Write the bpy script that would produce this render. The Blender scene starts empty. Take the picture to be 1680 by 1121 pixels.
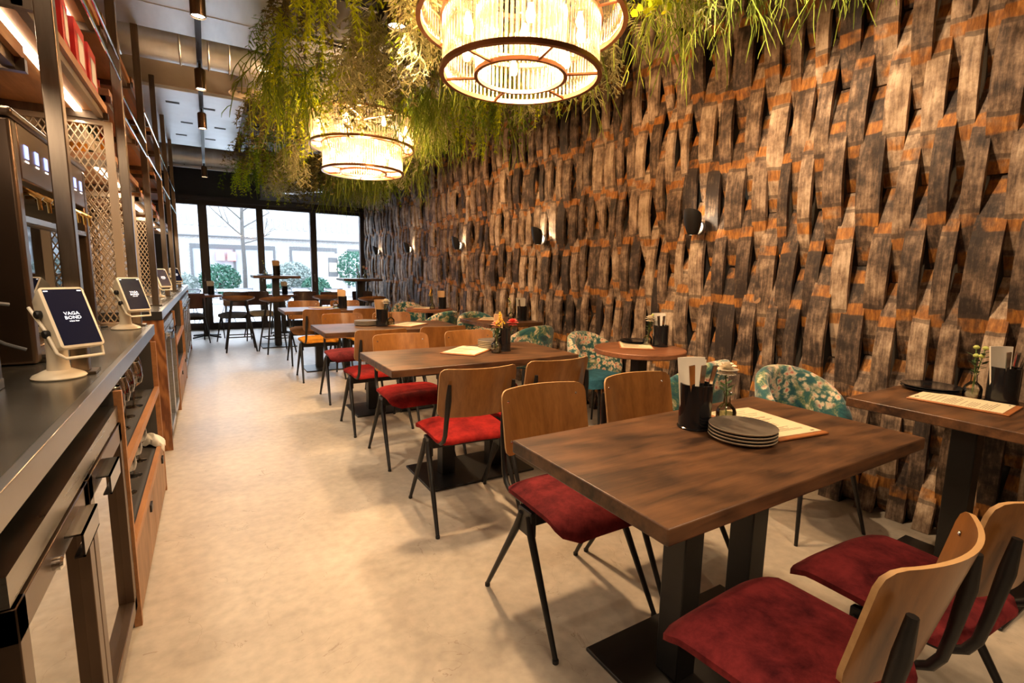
import bpy, math, random
from mathutils import Vector, Matrix
R=math.radians; PI=math.pi
sc=bpy.context.scene; COL=sc.collection
rnd=random.Random(7)
# ------------------------------------------------------------------ materials
def mat(name):
    m=bpy.data.materials.new(name); m.use_nodes=True
    nt=m.node_tree; nt.nodes.clear()
    o=nt.nodes.new('ShaderNodeOutputMaterial')
    return m,nt,o
def N(nt,t,**k):
    n=nt.nodes.new(t)
    for a,b in k.items():
        if a in n.inputs.keys(): n.inputs[a].default_value=b
        else: setattr(n,a,b)
    return n
def L(nt,a,b): nt.links.new(a,b)
def c4(c): return (c[0],c[1],c[2],1)
def simple(name,col,rough=.5,metal=0,noise=0,scale=8,bump=0,spec=.5,sheen=0,coat=0,emit=None,es=0,stretch=None,trans=0,rvar=0):
    m,nt,o=mat(name)
    p=N(nt,'ShaderNodeBsdfPrincipled'); L(nt,p.outputs[0],o.inputs[0])
    p.inputs['Base Color'].default_value=c4(col); p.inputs['Roughness'].default_value=rough
    p.inputs['Metallic'].default_value=metal; p.inputs['Specular IOR Level'].default_value=spec
    if sheen: p.inputs['Sheen Weight'].default_value=sheen; p.inputs['Sheen Roughness'].default_value=.4; p.inputs['Sheen Tint'].default_value=c4([min(1,x*2+.1) for x in col])
    if coat: p.inputs['Coat Weight'].default_value=coat; p.inputs['Coat Roughness'].default_value=.15
    if trans: p.inputs['Transmission Weight'].default_value=trans
    if emit: p.inputs['Emission Color'].default_value=c4(emit); p.inputs['Emission Strength'].default_value=es
    if noise or bump or rvar:
        tc=N(nt,'ShaderNodeTexCoord'); mp=N(nt,'ShaderNodeMapping'); L(nt,tc.outputs['Object'],mp.inputs[0])
        if stretch: mp.inputs['Scale'].default_value=stretch
        nz=N(nt,'ShaderNodeTexNoise'); nz.inputs['Scale'].default_value=scale; nz.inputs['Detail'].default_value=6; nz.inputs['Roughness'].default_value=.6
        L(nt,mp.outputs[0],nz.inputs['Vector'])
        if noise:
            mx=N(nt,'ShaderNodeMix',data_type='RGBA'); 
            r=N(nt,'ShaderNodeMapRange'); r.inputs[1].default_value=.3; r.inputs[2].default_value=.7
            L(nt,nz.outputs[0],r.inputs[0]); L(nt,r.outputs[0],mx.inputs[0])
            mx.inputs[6].default_value=c4([x*(1-noise) for x in col]); mx.inputs[7].default_value=c4([min(1,x*(1+noise)) for x in col])
            L(nt,mx.outputs[2],p.inputs['Base Color'])
        if rvar:
            r=N(nt,'ShaderNodeMapRange'); r.inputs[3].default_value=max(0,rough-rvar); r.inputs[4].default_value=rough+rvar
            L(nt,nz.outputs[0],r.inputs[0]); L(nt,r.outputs[0],p.inputs['Roughness'])
        if bump:
            b=N(nt,'ShaderNodeBump'); b.inputs['Strength'].default_value=bump; b.inputs['Distance'].default_value=.01
            L(nt,nz.outputs[0],b.inputs['Height']); L(nt,b.outputs[0],p.inputs['Normal'])
    return m
def ramp(nt,stops,interp='LINEAR'):
    r=N(nt,'ShaderNodeValToRGB'); cr=r.color_ramp; cr.interpolation=interp
    while len(cr.elements)<len(stops): cr.elements.new(.5)
    for e,(p,c) in zip(cr.elements,stops): e.position=p; e.color=c4(c)
    return r
def wood(name,dark,light,rough=.4,along='X',scale=1.0,coat=0,blotch=.5,bump=.15,rings=0,rs=5):
    m,nt,o=mat(name); p=N(nt,'ShaderNodeBsdfPrincipled'); L(nt,p.outputs[0],o.inputs[0])
    tc=N(nt,'ShaderNodeTexCoord'); mp=N(nt,'ShaderNodeMapping'); L(nt,tc.outputs['Object'],mp.inputs[0])
    oi=N(nt,'ShaderNodeObjectInfo'); va=N(nt,'ShaderNodeVectorMath',operation='SCALE'); va.inputs[0].default_value=(7,3,5)
    L(nt,oi.outputs['Random'],va.inputs['Scale']); L(nt,va.outputs[0],mp.inputs['Location'])
    s={'X':(.9,9,9),'Y':(9,.9,9),'Z':(9,9,.9)}[along]; mp.inputs['Scale'].default_value=[v*scale for v in s]
    nz=N(nt,'ShaderNodeTexNoise'); nz.inputs['Scale'].default_value=2.2; nz.inputs['Detail'].default_value=7; nz.inputs['Roughness'].default_value=.62; nz.inputs['Distortion'].default_value=.6
    L(nt,mp.outputs[0],nz.inputs['Vector'])
    n2=N(nt,'ShaderNodeTexNoise'); n2.inputs['Scale'].default_value=14; n2.inputs['Detail'].default_value=4; L(nt,mp.outputs[0],n2.inputs['Vector'])
    n3=N(nt,'ShaderNodeTexNoise'); n3.inputs['Scale'].default_value=5.5; n3.inputs['Detail'].default_value=3; L(nt,tc.outputs['Object'],n3.inputs['Vector'])
    a=N(nt,'ShaderNodeMath',operation='MULTIPLY_ADD'); L(nt,n2.outputs[0],a.inputs[0]); a.inputs[1].default_value=.35; L(nt,nz.outputs[0],a.inputs[2])
    b=N(nt,'ShaderNodeMath',operation='MULTIPLY_ADD'); L(nt,n3.outputs[0],b.inputs[0]); b.inputs[1].default_value=blotch; L(nt,a.outputs[0],b.inputs[2])
    c=.68+blotch*.5
    if rings:
        mq=N(nt,'ShaderNodeMapping'); L(nt,tc.outputs['Object'],mq.inputs[0]); L(nt,va.outputs[0],mq.inputs['Location']); mq.inputs['Scale'].default_value={'X':(.3,1,1),'Y':(1,.3,1),'Z':(1,1,.3)}[along]
        wv=N(nt,'ShaderNodeTexWave',wave_type='BANDS',bands_direction='DIAGONAL'); wv.inputs['Scale'].default_value=rs; wv.inputs['Distortion'].default_value=9; wv.inputs['Detail'].default_value=3; wv.inputs['Detail Scale'].default_value=1.2; L(nt,mq.outputs[0],wv.inputs['Vector'])
        b4=N(nt,'ShaderNodeMath',operation='MULTIPLY_ADD'); L(nt,wv.outputs[1],b4.inputs[0]); b4.inputs[1].default_value=rings; L(nt,b.outputs[0],b4.inputs[2]); b=b4; c+=rings*.5
    r=ramp(nt,[(0,dark),(1,light)]); mr=N(nt,'ShaderNodeMapRange'); mr.inputs[1].default_value=c-.28; mr.inputs[2].default_value=c+.28
    L(nt,b.outputs[0],mr.inputs[0]); L(nt,mr.outputs[0],r.inputs[0]); L(nt,r.outputs[0],p.inputs['Base Color'])
    p.inputs['Roughness'].default_value=rough
    if coat: p.inputs['Coat Weight'].default_value=coat; p.inputs['Coat Roughness'].default_value=.2
    bp=N(nt,'ShaderNodeBump'); bp.inputs['Strength'].default_value=bump; bp.inputs['Distance'].default_value=.004
    L(nt,a.outputs[0],bp.inputs['Height']); L(nt,bp.outputs[0],p.inputs['Normal'])
    return m
M={}
M['table']=wood('dark stained oak',(.028,.013,.007),(.165,.075,.032),.38,'X',blotch=.9,rings=.16,rs=7)
M['table_red']=wood('reddish stained wood',(.13,.045,.02),(.32,.13,.06),.35,'X',blotch=.6)
M['ply']=wood('beech plywood',(.18,.068,.015),(.36,.15,.038),.3,'Z',coat=.3,blotch=.3,bump=.03)
M['ply_edge']=wood('plywood edge',(.45,.25,.1),(.62,.38,.17),.4,'X',blotch=.2,bump=.02)
M['ply_dark']=wood('brown stained plywood',(.07,.03,.02),(.14,.06,.04),.35,'Z',blotch=.3,bump=.03)
M['shelfwood']=wood('orange shelf wood',(.25,.10,.035),(.48,.22,.08),.45,'Y',blotch=.4)
M['barnwood']=wood('weathered drawer wood',(.16,.085,.045),(.42,.25,.14),.55,'Z',blotch=.6)
M['endwood']=wood('grained end panel wood',(.14,.045,.015),(.40,.16,.05),.4,'Z',blotch=.2,scale=1.6,rings=.5,rs=9)
def velvet(name,col,dark):
    m,nt,o=mat(name); p=N(nt,'ShaderNodeBsdfPrincipled'); L(nt,p.outputs[0],o.inputs[0])
    tc=N(nt,'ShaderNodeTexCoord'); oi=N(nt,'ShaderNodeObjectInfo'); va=N(nt,'ShaderNodeVectorMath',operation='MULTIPLY_ADD')
    va.inputs[1].default_value=(1,1,1); L(nt,tc.outputs['Object'],va.inputs[0]); 
    cb=N(nt,'ShaderNodeCombineXYZ'); mu=N(nt,'ShaderNodeMath',operation='MULTIPLY'); mu.inputs[1].default_value=9; L(nt,oi.outputs['Random'],mu.inputs[0]); L(nt,mu.outputs[0],cb.inputs[0]); L(nt,cb.outputs[0],va.inputs[2])
    nz=N(nt,'ShaderNodeTexNoise'); nz.inputs['Scale'].default_value=9; nz.inputs['Detail'].default_value=8; nz.inputs['Roughness'].default_value=.72; nz.inputs['Distortion'].default_value=.15
    L(nt,va.outputs[0],nz.inputs['Vector']); r=ramp(nt,[(.33,dark),(.48,[(a+b)/2 for a,b in zip(col,dark)]),(.62,col)]); L(nt,nz.outputs[0],r.inputs[0]); L(nt,r.outputs[0],p.inputs['Base Color'])
    p.inputs['Roughness'].default_value=.85; p.inputs['Specular IOR Level'].default_value=.15
    p.inputs['Sheen Weight'].default_value=.3; p.inputs['Sheen Roughness'].default_value=.35; p.inputs['Sheen Tint'].default_value=c4([min(1,x*1.3+.05) for x in col])
    b=N(nt,'ShaderNodeBump'); b.inputs['Strength'].default_value=.15; b.inputs['Distance'].default_value=.004; L(nt,nz.outputs[0],b.inputs['Height']); L(nt,b.outputs[0],p.inputs['Normal'])
    return m
M['vel_red']=velvet('bright red velvet',(.34,.016,.012),(.11,.003,.004))
M['vel_wine']=velvet('wine red velvet',(.22,.024,.026),(.055,.005,.008))
M['vel_must']=velvet('mustard velvet',(.62,.26,.02),(.36,.12,.01))
M['vel_tan']=velvet('tan velvet',(.42,.20,.07),(.25,.11,.04))
M['vel_cream']=velvet('cream velvet',(.55,.45,.30),(.4,.32,.2))
M['vel_slate']=velvet('slate fabric',(.12,.14,.17),(.07,.08,.10))
M['vel_teal']=velvet('blue teal velvet',(.05,.19,.27),(.02,.08,.12))
M['black']=simple('black powder coated steel',(.009,.008,.008),.42,0,.2,20)
M['blackmat']=simple('matt black',(.012,.011,.011),.6)
M['blackgloss']=simple('glossy black ceramic',(.010,.010,.012),.12)
M['plate']=simple('grey brown stoneware',(.13,.11,.09),.35,0,.25,30,.05)
M['plate_rim']=simple('unglazed plate rim',(.5,.42,.3),.6)
M['steel']=simple('brushed steel',(.34,.33,.31),.3,1,.12,6,0,stretch=(1,1,18),rvar=.1)
M['steel_post']=simple('raw bronze steel post',(.20,.155,.115),.32,1,.25,5,0,stretch=(6,6,.6),rvar=.12)
M['counter']=simple('zinc counter top',(.21,.20,.175),.24,.85,.18,3,0,rvar=.1)
M['counter_edge']=simple('counter steel edge',(.36,.35,.34),.28,1,.08,5)
M['chrome']=simple('chrome',(.8,.8,.8),.08,1)
M['galv']=simple('galvanised sheet',(.80,.82,.85),.40,.85,.10,2.5,rvar=.06,stretch=(3,.6,1))
M['galv_white']=simple('pale steel ceiling panel',(.74,.77,.82),.38,.5,.08,3,rvar=.1)
M['bronze']=simple('bronze coated metal',(.115,.075,.05),.3,.75,.12,3,rvar=.06)
M['copper']=simple('copper ring',(.42,.20,.10),.32,.85,.1,6)
M['gold']=simple('brass',(.75,.45,.15),.2,1)
M['cream']=simple('cream plastic',(.78,.68,.52),.35,0,.03)
M['creampaint']=simple('cream painted metal',(.40,.30,.20),.45)
M['darksteel']=simple('dark polished steel',(.12,.12,.13),.15,1)
M['white']=simple('white paint',(.8,.8,.78),.5)
M['paper']=simple('cream menu paper',(.80,.68,.45),.7,0,.04,6)
M['ink']=simple('ink',(.16,.11,.07),.8)
M['clip']=wood('clipboard wood',(.35,.11,.03),(.5,.2,.07),.4,'X',blotch=.2)
M['napkin']=simple('white paper napkin',(.78,.72,.62),.8)
M['kraft']=simple('kraft napkin',(.60,.38,.2),.8)
M['petal_w']=simple('white petals',(.85,.76,.6),.6)
M['petal_p']=simple('peach petals',(.85,.42,.28),.6)
M['petal_y']=simple('yellow blossom',(.75,.45,.03),.6,0,.2,60)
M['petal_r']=simple('pink red petals',(.7,.12,.10),.6)
M['petal_g']=simple('pale green buds',(.5,.55,.15),.6)
M['stem']=simple('green stem',(.12,.2,.04),.5)
M['shelfdark']=simple('dark slatted ceiling',(.10,.055,.035),.5,0,.2,3,stretch=(1,20,1))
M['darkleaf']=simple('dark leaf',(.04,.09,.03),.5)
M['frame']=simple('dark brown window frame',(.035,.030,.032),.45)
M['navy']=simple('dark blue grey fascia',(.028,.032,.042),.5)
M['soot']=simple('dark painted wall',(.05,.045,.042),.6,0,.1)
M['wallbeige']=simple('beige plaster',(.42,.36,.30),.7,0,.08,4)
M['redthing']=simple('red label',(.55,.03,.03),.4)
M['amber']=simple('amber glass',(.6,.22,.02),.08,0,coat=.5)
M['darkglass']=simple('dark bottle glass',(.012,.02,.012),.06,coat=.5)
M['bottlelabel']=simple('bottle label',(.7,.62,.48),.6)
M['rust_bung']=simple('oak bung',(.35,.2,.1),.6,0,.2,30)
M['led']=simple('led strip',(1,1,1),.5,emit=(1,.82,.6),es=5)
M['display']=simple('blue display',(.1,.12,.6),.3,emit=(.35,.42,1),es=1.6)
M['displaytxt']=simple('display caption',(1,1,1),.3,emit=(1,.9,.8),es=2)
M['screen']=simple('dark screen',(.012,.014,.04),.12)
M['screentext']=simple('screen lettering',(.9,.9,.9),.4,emit=(.9,.92,1),es=1.2)
M['interior']=simple('lit cabinet interior',(.62,.58,.42),.5,emit=(1,.9,.6),es=.35)
M['spotglow']=simple('spot lens',(1,1,1),.3,emit=(1,.86,.65),es=25)
M['bulb']=simple('bulb',(1,1,1),.3,emit=(1,.70,.36),es=45)
M['pink_sign']=simple('red lit sign',(.8,.1,.1),.5,emit=(1,.25,.25),es=1.5)
M['trunk']=simple('tree bark',(.03,.028,.026),.8,0,.3,12,.4)
M['outframe']=simple('outdoor dark frame',(.03,.032,.035),.5)
M['outglass']=simple('shop window glass',(.16,.175,.19),.1)
M['stone']=simple('planter stone',(.42,.42,.42),.8,0,.2,10)
M['greymetal']=simple('grey metal',(.22,.23,.25),.4,.5)
M['pot']=M['blackmat']
def concrete():
    m,nt,o=mat('polished concrete'); p=N(nt,'ShaderNodeBsdfPrincipled'); L(nt,p.outputs[0],o.inputs[0])
    tc=N(nt,'ShaderNodeTexCoord')
    n1=N(nt,'ShaderNodeTexNoise'); n1.inputs['Scale'].default_value=1.3; n1.inputs['Detail'].default_value=9; n1.inputs['Roughness'].default_value=.62; n1.inputs['Distortion'].default_value=.5; L(nt,tc.outputs['Object'],n1.inputs['Vector'])
    r=ramp(nt,[(.28,(.36,.30,.235)),(.5,(.47,.40,.315)),(.72,(.56,.49,.40))]); L(nt,n1.outputs[0],r.inputs[0])
    # fine scratches: thin bands of a distorted wave / voronoi edge
    n2=N(nt,'ShaderNodeTexNoise'); n2.inputs['Scale'].default_value=2.4; n2.inputs['Detail'].default_value=5; n2.inputs['Distortion'].default_value=2.2; L(nt,tc.outputs['Object'],n2.inputs['Vector'])
    s=N(nt,'ShaderNodeMath',operation='SUBTRACT'); L(nt,n2.outputs[0],s.inputs[0]); s.inputs[1].default_value=.5
    a=N(nt,'ShaderNodeMath',operation='ABSOLUTE'); L(nt,s.outputs[0],a.inputs[0])
    l=N(nt,'ShaderNodeMath',operation='LESS_THAN'); L(nt,a.outputs[0],l.inputs[0]); l.inputs[1].default_value=.0022
    n4=N(nt,'ShaderNodeTexNoise'); n4.inputs['Scale'].default_value=3.5; L(nt,tc.outputs['Object'],n4.inputs['Vector'])
    g=N(nt,'ShaderNodeMath',operation='GREATER_THAN'); L(nt,n4.outputs[0],g.inputs[0]); g.inputs[1].default_value=.55
    mm=N(nt,'ShaderNodeMath',operation='MULTIPLY'); L(nt,l.outputs[0],mm.inputs[0]); L(nt,g.outputs[0],mm.inputs[1])
    m2=N(nt,'ShaderNodeMath',operation='MULTIPLY'); L(nt,mm.outputs[0],m2.inputs[0]); m2.inputs[1].default_value=.45
    mx=N(nt,'ShaderNodeMix',data_type='RGBA'); L(nt,m2.outputs[0],mx.inputs[0]); L(nt,r.outputs[0],mx.inputs[6]); mx.inputs[7].default_value=(.2,.13,.08,1)
    n3=N(nt,'ShaderNodeTexNoise'); n3.inputs['Scale'].default_value=22; n3.inputs['Detail'].default_value=4; L(nt,tc.outputs['Object'],n3.inputs['Vector'])
    r3=ramp(nt,[(.3,(.86,.86,.86)),(.7,(1.08,1.08,1.08))]); L(nt,n3.outputs[0],r3.inputs[0])
    mu=N(nt,'ShaderNodeMix',data_type='RGBA',blend_type='MULTIPLY'); mu.inputs[0].default_value=1; L(nt,mx.outputs[2],mu.inputs[6]); L(nt,r3.outputs[0],mu.inputs[7])
    L(nt,mu.outputs[2],p.inputs['Base Color'])
    rr=N(nt,'ShaderNodeMapRange'); rr.inputs[3].default_value=.28; rr.inputs[4].default_value=.55; L(nt,n1.outputs[0],rr.inputs[0]); L(nt,rr.outputs[0],p.inputs['Roughness'])
    return m
M['floor']=concrete()
def staves():
    m,nt,o=mat('weathered barrel stave'); p=N(nt,'ShaderNodeBsdfPrincipled'); L(nt,p.outputs[0],o.inputs[0])
    at=N(nt,'ShaderNodeAttribute',attribute_name='stv'); sp=N(nt,'ShaderNodeSeparateColor'); L(nt,at.outputs['Color'],sp.inputs[0])
    tc=N(nt,'ShaderNodeTexCoord'); mp=N(nt,'ShaderNodeMapping'); mp.inputs['Scale'].default_value=(30,30,3.2)
    off=N(nt,'ShaderNodeCombineXYZ'); mo=N(nt,'ShaderNodeMath',operation='MULTIPLY'); mo.inputs[1].default_value=40; L(nt,sp.outputs[0],mo.inputs[0]); L(nt,mo.outputs[0],off.inputs[0]); L(nt,mo.outputs[0],off.inputs[2])
    L(nt,tc.outputs['Object'],mp.inputs[0]); L(nt,off.outputs[0],mp.inputs['Location'])
    n1=N(nt,'ShaderNodeTexNoise'); n1.inputs['Scale'].default_value=2.0; n1.inputs['Detail'].default_value=9; n1.inputs['Roughness'].default_value=.7; L(nt,mp.outputs[0],n1.inputs['Vector'])
    base=ramp(nt,[(0,(.028,.019,.016)),(.25,(.085,.056,.040)),(.5,(.215,.145,.098)),(.75,(.40,.29,.20)),(1,(.60,.47,.34))])
    nB=N(nt,'ShaderNodeTexNoise'); nB.inputs['Scale'].default_value=7; nB.inputs['Detail'].default_value=6; nB.inputs['Roughness'].default_value=.7; L(nt,tc.outputs['Object'],nB.inputs['Vector'])
    a=N(nt,'ShaderNodeMath',operation='MULTIPLY_ADD'); L(nt,n1.outputs[0],a.inputs[0]); a.inputs[1].default_value=1.5
    s=N(nt,'ShaderNodeMath',operation='MULTIPLY_ADD'); L(nt,sp.outputs[0],s.inputs[0]); s.inputs[1].default_value=.75; s.inputs[2].default_value=-1.72
    s3=N(nt,'ShaderNodeMath',operation='MULTIPLY_ADD'); L(nt,nB.outputs[0],s3.inputs[0]); s3.inputs[1].default_value=2.05; L(nt,s.outputs[0],s3.inputs[2]); L(nt,s3.outputs[0],a.inputs[2])
    L(nt,a.outputs[0],base.inputs[0])
    # hoop bands
    nb=N(nt,'ShaderNodeTexNoise'); nb.inputs['Scale'].default_value=9; nb.inputs['Detail'].default_value=4; L(nt,tc.outputs['Object'],nb.inputs['Vector'])
    vj=N(nt,'ShaderNodeMath',operation='MULTIPLY_ADD'); L(nt,nb.outputs[0],vj.inputs[0]); vj.inputs[1].default_value=.045; L(nt,sp.outputs[1],vj.inputs[2])
    vj2=N(nt,'ShaderNodeMath',operation='MULTIPLY_ADD'); L(nt,sp.outputs[2],vj2.inputs[0]); vj2.inputs[1].default_value=.05; L(nt,vj.outputs[0],vj2.inputs[2])
    def band(pos,w):
        q=N(nt,'ShaderNodeMath',operation='SUBTRACT'); L(nt,vj2.outputs[0],q.inputs[0]); q.inputs[1].default_value=pos+.045
        ab=N(nt,'ShaderNodeMath',operation='ABSOLUTE'); L(nt,q.outputs[0],ab.inputs[0])
        r=N(nt,'ShaderNodeMapRange'); r.inputs[1].default_value=w*1.15; r.inputs[2].default_value=w*.85; L(nt,ab.outputs[0],r.inputs[0]); return r.outputs[0]
    def mx(x,y):
        q=N(nt,'ShaderNodeMath',operation='MAXIMUM'); L(nt,x,q.inputs[0]); L(nt,y,q.inputs[1]); return q.outputs[0]
    bm=mx(mx(band(.05,.036),band(.245,.034)),mx(band(.755,.034),band(.95,.036)))
    dk=mx(mx(band(.105,.012),band(.292,.012)),mx(band(.708,.012),band(.885,.012)))
    nr=N(nt,'ShaderNodeMapRange'); nr.inputs[1].default_value=.34; nr.inputs[2].default_value=.50; L(nt,nb.outputs[0],nr.inputs[0])
    ba=N(nt,'ShaderNodeMath',operation='MULTIPLY'); L(nt,bm,ba.inputs[0]); L(nt,nr.outputs[0],ba.inputs[1])
    b2=N(nt,'ShaderNodeMath',operation='MULTIPLY'); L(nt,ba.outputs[0],b2.inputs[0]); b2.inputs[1].default_value=.9
    rust=ramp(nt,[(.3,(.13,.05,.02)),(.5,(.36,.14,.026)),(.66,(.62,.27,.045))]); L(nt,n1.outputs[0],rust.inputs[0])
    m1=N(nt,'ShaderNodeMix',data_type='RGBA'); L(nt,b2.outputs[0],m1.inputs[0]); L(nt,base.outputs[0],m1.inputs[6]); L(nt,rust.outputs[0],m1.inputs[7])
    d2=N(nt,'ShaderNodeMath',operation='MULTIPLY'); L(nt,dk,d2.inputs[0]); d2.inputs[1].default_value=.6
    m2=N(nt,'ShaderNodeMix',data_type='RGBA'); L(nt,d2.outputs[0],m2.inputs[0]); L(nt,m1.outputs[2],m2.inputs[6]); m2.inputs[7].default_value=(.05,.032,.024,1)
    L(nt,m2.outputs[2],p.inputs['Base Color']); p.inputs['Roughness'].default_value=.62; p.inputs['Specular IOR Level'].default_value=.4
    bp=N(nt,'ShaderNodeBump'); bp.inputs['Strength'].default_value=.5; bp.inputs['Distance'].default_value=.006; L(nt,n1.outputs[0],bp.inputs['Height']); L(nt,bp.outputs[0],p.inputs['Normal'])
    return m
M['stave']=staves()
def floral():
    m,nt,o=mat('floral velvet'); p=N(nt,'ShaderNodeBsdfPrincipled'); L(nt,p.outputs[0],o.inputs[0])
    tc=N(nt,'ShaderNodeTexCoord'); oi=N(nt,'ShaderNodeObjectInfo'); cb=N(nt,'ShaderNodeCombineXYZ'); mu=N(nt,'ShaderNodeMath',operation='MULTIPLY'); mu.inputs[1].default_value=5; L(nt,oi.outputs['Random'],mu.inputs[0]); L(nt,mu.outputs[0],cb.inputs[0])
    va=N(nt,'ShaderNodeVectorMath',operation='ADD'); L(nt,tc.outputs['Object'],va.inputs[0]); L(nt,cb.outputs[0],va.inputs[1])
    n1=N(nt,'ShaderNodeTexNoise'); n1.inputs['Scale'].default_value=9; n1.inputs['Detail'].default_value=8; n1.inputs['Roughness'].default_value=.72; n1.inputs['Distortion'].default_value=.7; L(nt,va.outputs[0],n1.inputs['Vector'])
    r1=ramp(nt,[(.34,(.006,.03,.04)),(.44,(.015,.085,.10)),(.51,(.04,.13,.10)),(.56,(.25,.27,.12)),(.60,(.62,.55,.38)),(.66,(.72,.36,.24)),(.74,(.5,.08,.07))]); L(nt,n1.outputs[0],r1.inputs[0])
    n2=N(nt,'ShaderNodeTexNoise'); n2.inputs['Scale'].default_value=5; n2.inputs['Detail'].default_value=2; L(nt,va.outputs[0],n2.inputs['Vector'])
    v=N(nt,'ShaderNodeTexVoronoi'); v.inputs['Scale'].default_value=30; v.inputs['Randomness'].default_value=1; vn=N(nt,'ShaderNodeVectorMath',operation='MULTIPLY_ADD'); L(nt,n1.outputs['Color'],vn.inputs[0]); vn.inputs[1].default_value=(.09,.09,.09); L(nt,va.outputs[0],vn.inputs[2]); L(nt,vn.outputs[0],v.inputs['Vector'])
    r2=ramp(nt,[(.10,(.55,.10,.08)),(.25,(.72,.40,.26)),(.42,(.76,.66,.46)),(.60,(.08,.17,.13)),(.75,(.02,.09,.10))]); L(nt,v.outputs['Distance'],r2.inputs[0])
    mk=N(nt,'ShaderNodeMapRange'); mk.inputs[1].default_value=.47; mk.inputs[2].default_value=.55; L(nt,n2.outputs[0],mk.inputs[0])
    mx=N(nt,'ShaderNodeMix',data_type='RGBA'); L(nt,mk.outputs[0],mx.inputs[0]); L(nt,r1.outputs[0],mx.inputs[6]); L(nt,r2.outputs[0],mx.inputs[7])
    L(nt,mx.outputs[2],p.inputs['Base Color']); p.inputs['Roughness'].default_value=.8; p.inputs['Sheen Weight'].default_value=.4; p.inputs['Specular IOR Level'].default_value=.2
    return m
M['floral']=floral()
def leafmat(name,a,b,tr=.35):
    m,nt,o=mat(name); g=N(nt,'ShaderNodeNewGeometry'); r=ramp(nt,[(0,a),(1,b)])
    L(nt,g.outputs['Random Per Island'],r.inputs[0])
    d=N(nt,'ShaderNodeBsdfDiffuse'); t=N(nt,'ShaderNodeBsdfTranslucent'); L(nt,r.outputs[0],d.inputs[0]); L(nt,r.outputs[0],t.inputs[0])
    mx=N(nt,'ShaderNodeMixShader'); mx.inputs[0].default_value=tr; L(nt,d.outputs[0],mx.inputs[1]); L(nt,t.outputs[0],mx.inputs[2]); L(nt,mx.outputs[0],o.inputs[0]); return m
M['lime']=leafmat('lime fern leaf',(.34,.46,.012),(.66,.70,.035),.45)
M['green']=leafmat('green fern leaf',(.10,.20,.02),(.26,.38,.04),.4)
M['string']=leafmat('string plant',(.18,.27,.04),(.46,.54,.11),.4)
M['sage']=leafmat('pale sage leaf',(.36,.36,.15),(.66,.62,.33))
M['olive']=leafmat('olive brown leaf',(.10,.09,.035),(.26,.23,.08))
M['bushleaf']=leafmat('bush leaf',(.012,.045,.03),(.06,.12,.09))
M['bushpale']=leafmat('pale bush leaf',(.09,.12,.11),(.2,.23,.22))
def glasspane(name,tint=(1,1,1),gl=.12,rough=0):
    m,nt,o=mat(name); t=N(nt,'ShaderNodeBsdfTransparent'); t.inputs[0].default_value=c4(tint); g=N(nt,'ShaderNodeBsdfGlossy'); g.inputs['Roughness'].default_value=rough
    f=N(nt,'ShaderNodeFresnel'); f.inputs[0].default_value=1.45
    mr=N(nt,'ShaderNodeMath',operation='MULTIPLY_ADD'); L(nt,f.outputs[0],mr.inputs[0]); mr.inputs[1].default_value=1; mr.inputs[2].default_value=gl; mr.use_clamp=True
    mx=N(nt,'ShaderNodeMixShader'); L(nt,mr.outputs[0],mx.inputs[0]); L(nt,t.outputs[0],mx.inputs[1]); L(nt,g.outputs[0],mx.inputs[2]); L(nt,mx.outputs[0],o.inputs[0]); return m
M['pane']=glasspane('window pane',(.94,.97,1),.0)
M['fridgeglass']=glasspane('fridge door glass',(.5,.46,.4),.42)
M['dispglass']=glasspane('dispenser glass',(.75,.7,.6),.1)
M['wineglass']=glasspane('wine glass',(.9,.88,.85),.34)
M['glass']=glasspane('clear glass',(.93,.93,.9),.10)
M['water']=glasspane('vase water',(.75,.78,.6),.1)
def rods():
    m,nt,o=mat('ribbed glass rods'); t=N(nt,'ShaderNodeBsdfTransparent'); t.inputs[0].default_value=(1,.93,.84,1)
    tl=N(nt,'ShaderNodeBsdfTranslucent'); tl.inputs[0].default_value=(.95,.85,.7,1)
    g=N(nt,'ShaderNodeBsdfGlossy'); g.inputs['Roughness'].default_value=.08
    a=N(nt,'ShaderNodeMixShader'); a.inputs[0].default_value=.05; L(nt,t.outputs[0],a.inputs[1]); L(nt,tl.outputs[0],a.inputs[2])
    b=N(nt,'ShaderNodeMixShader'); b.inputs[0].default_value=.22; L(nt,a.outputs[0],b.inputs[1]); L(nt,g.outputs[0],b.inputs[2]); L(nt,b.outputs[0],o.inputs[0]); return m
M['rods']=rods()
def brick():
    m,nt,o=mat('pale brick'); p=N(nt,'ShaderNodeBsdfPrincipled'); L(nt,p.outputs[0],o.inputs[0])
    tc=N(nt,'ShaderNodeTexCoord'); mp=N(nt,'ShaderNodeMapping'); mp.inputs['Rotation'].default_value=(PI/2,0,0); L(nt,tc.outputs['Object'],mp.inputs[0])
    b=N(nt,'ShaderNodeTexBrick'); b.inputs['Color1'].default_value=(.165,.163,.16,1); b.inputs['Color2'].default_value=(.215,.212,.21,1); b.inputs['Mortar'].default_value=(.09,.09,.09,1)
    b.inputs['Scale'].default_value=4.5; b.inputs['Mortar Size'].default_value=.02; L(nt,mp.outputs[0],b.inputs['Vector']); L(nt,b.outputs[0],p.inputs['Base Color']); p.inputs['Roughness'].default_value=.9; return m
M['brick']=brick()
M['paving']=simple('pale paving',(.40,.40,.40),.8,0,.08,4)
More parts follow.
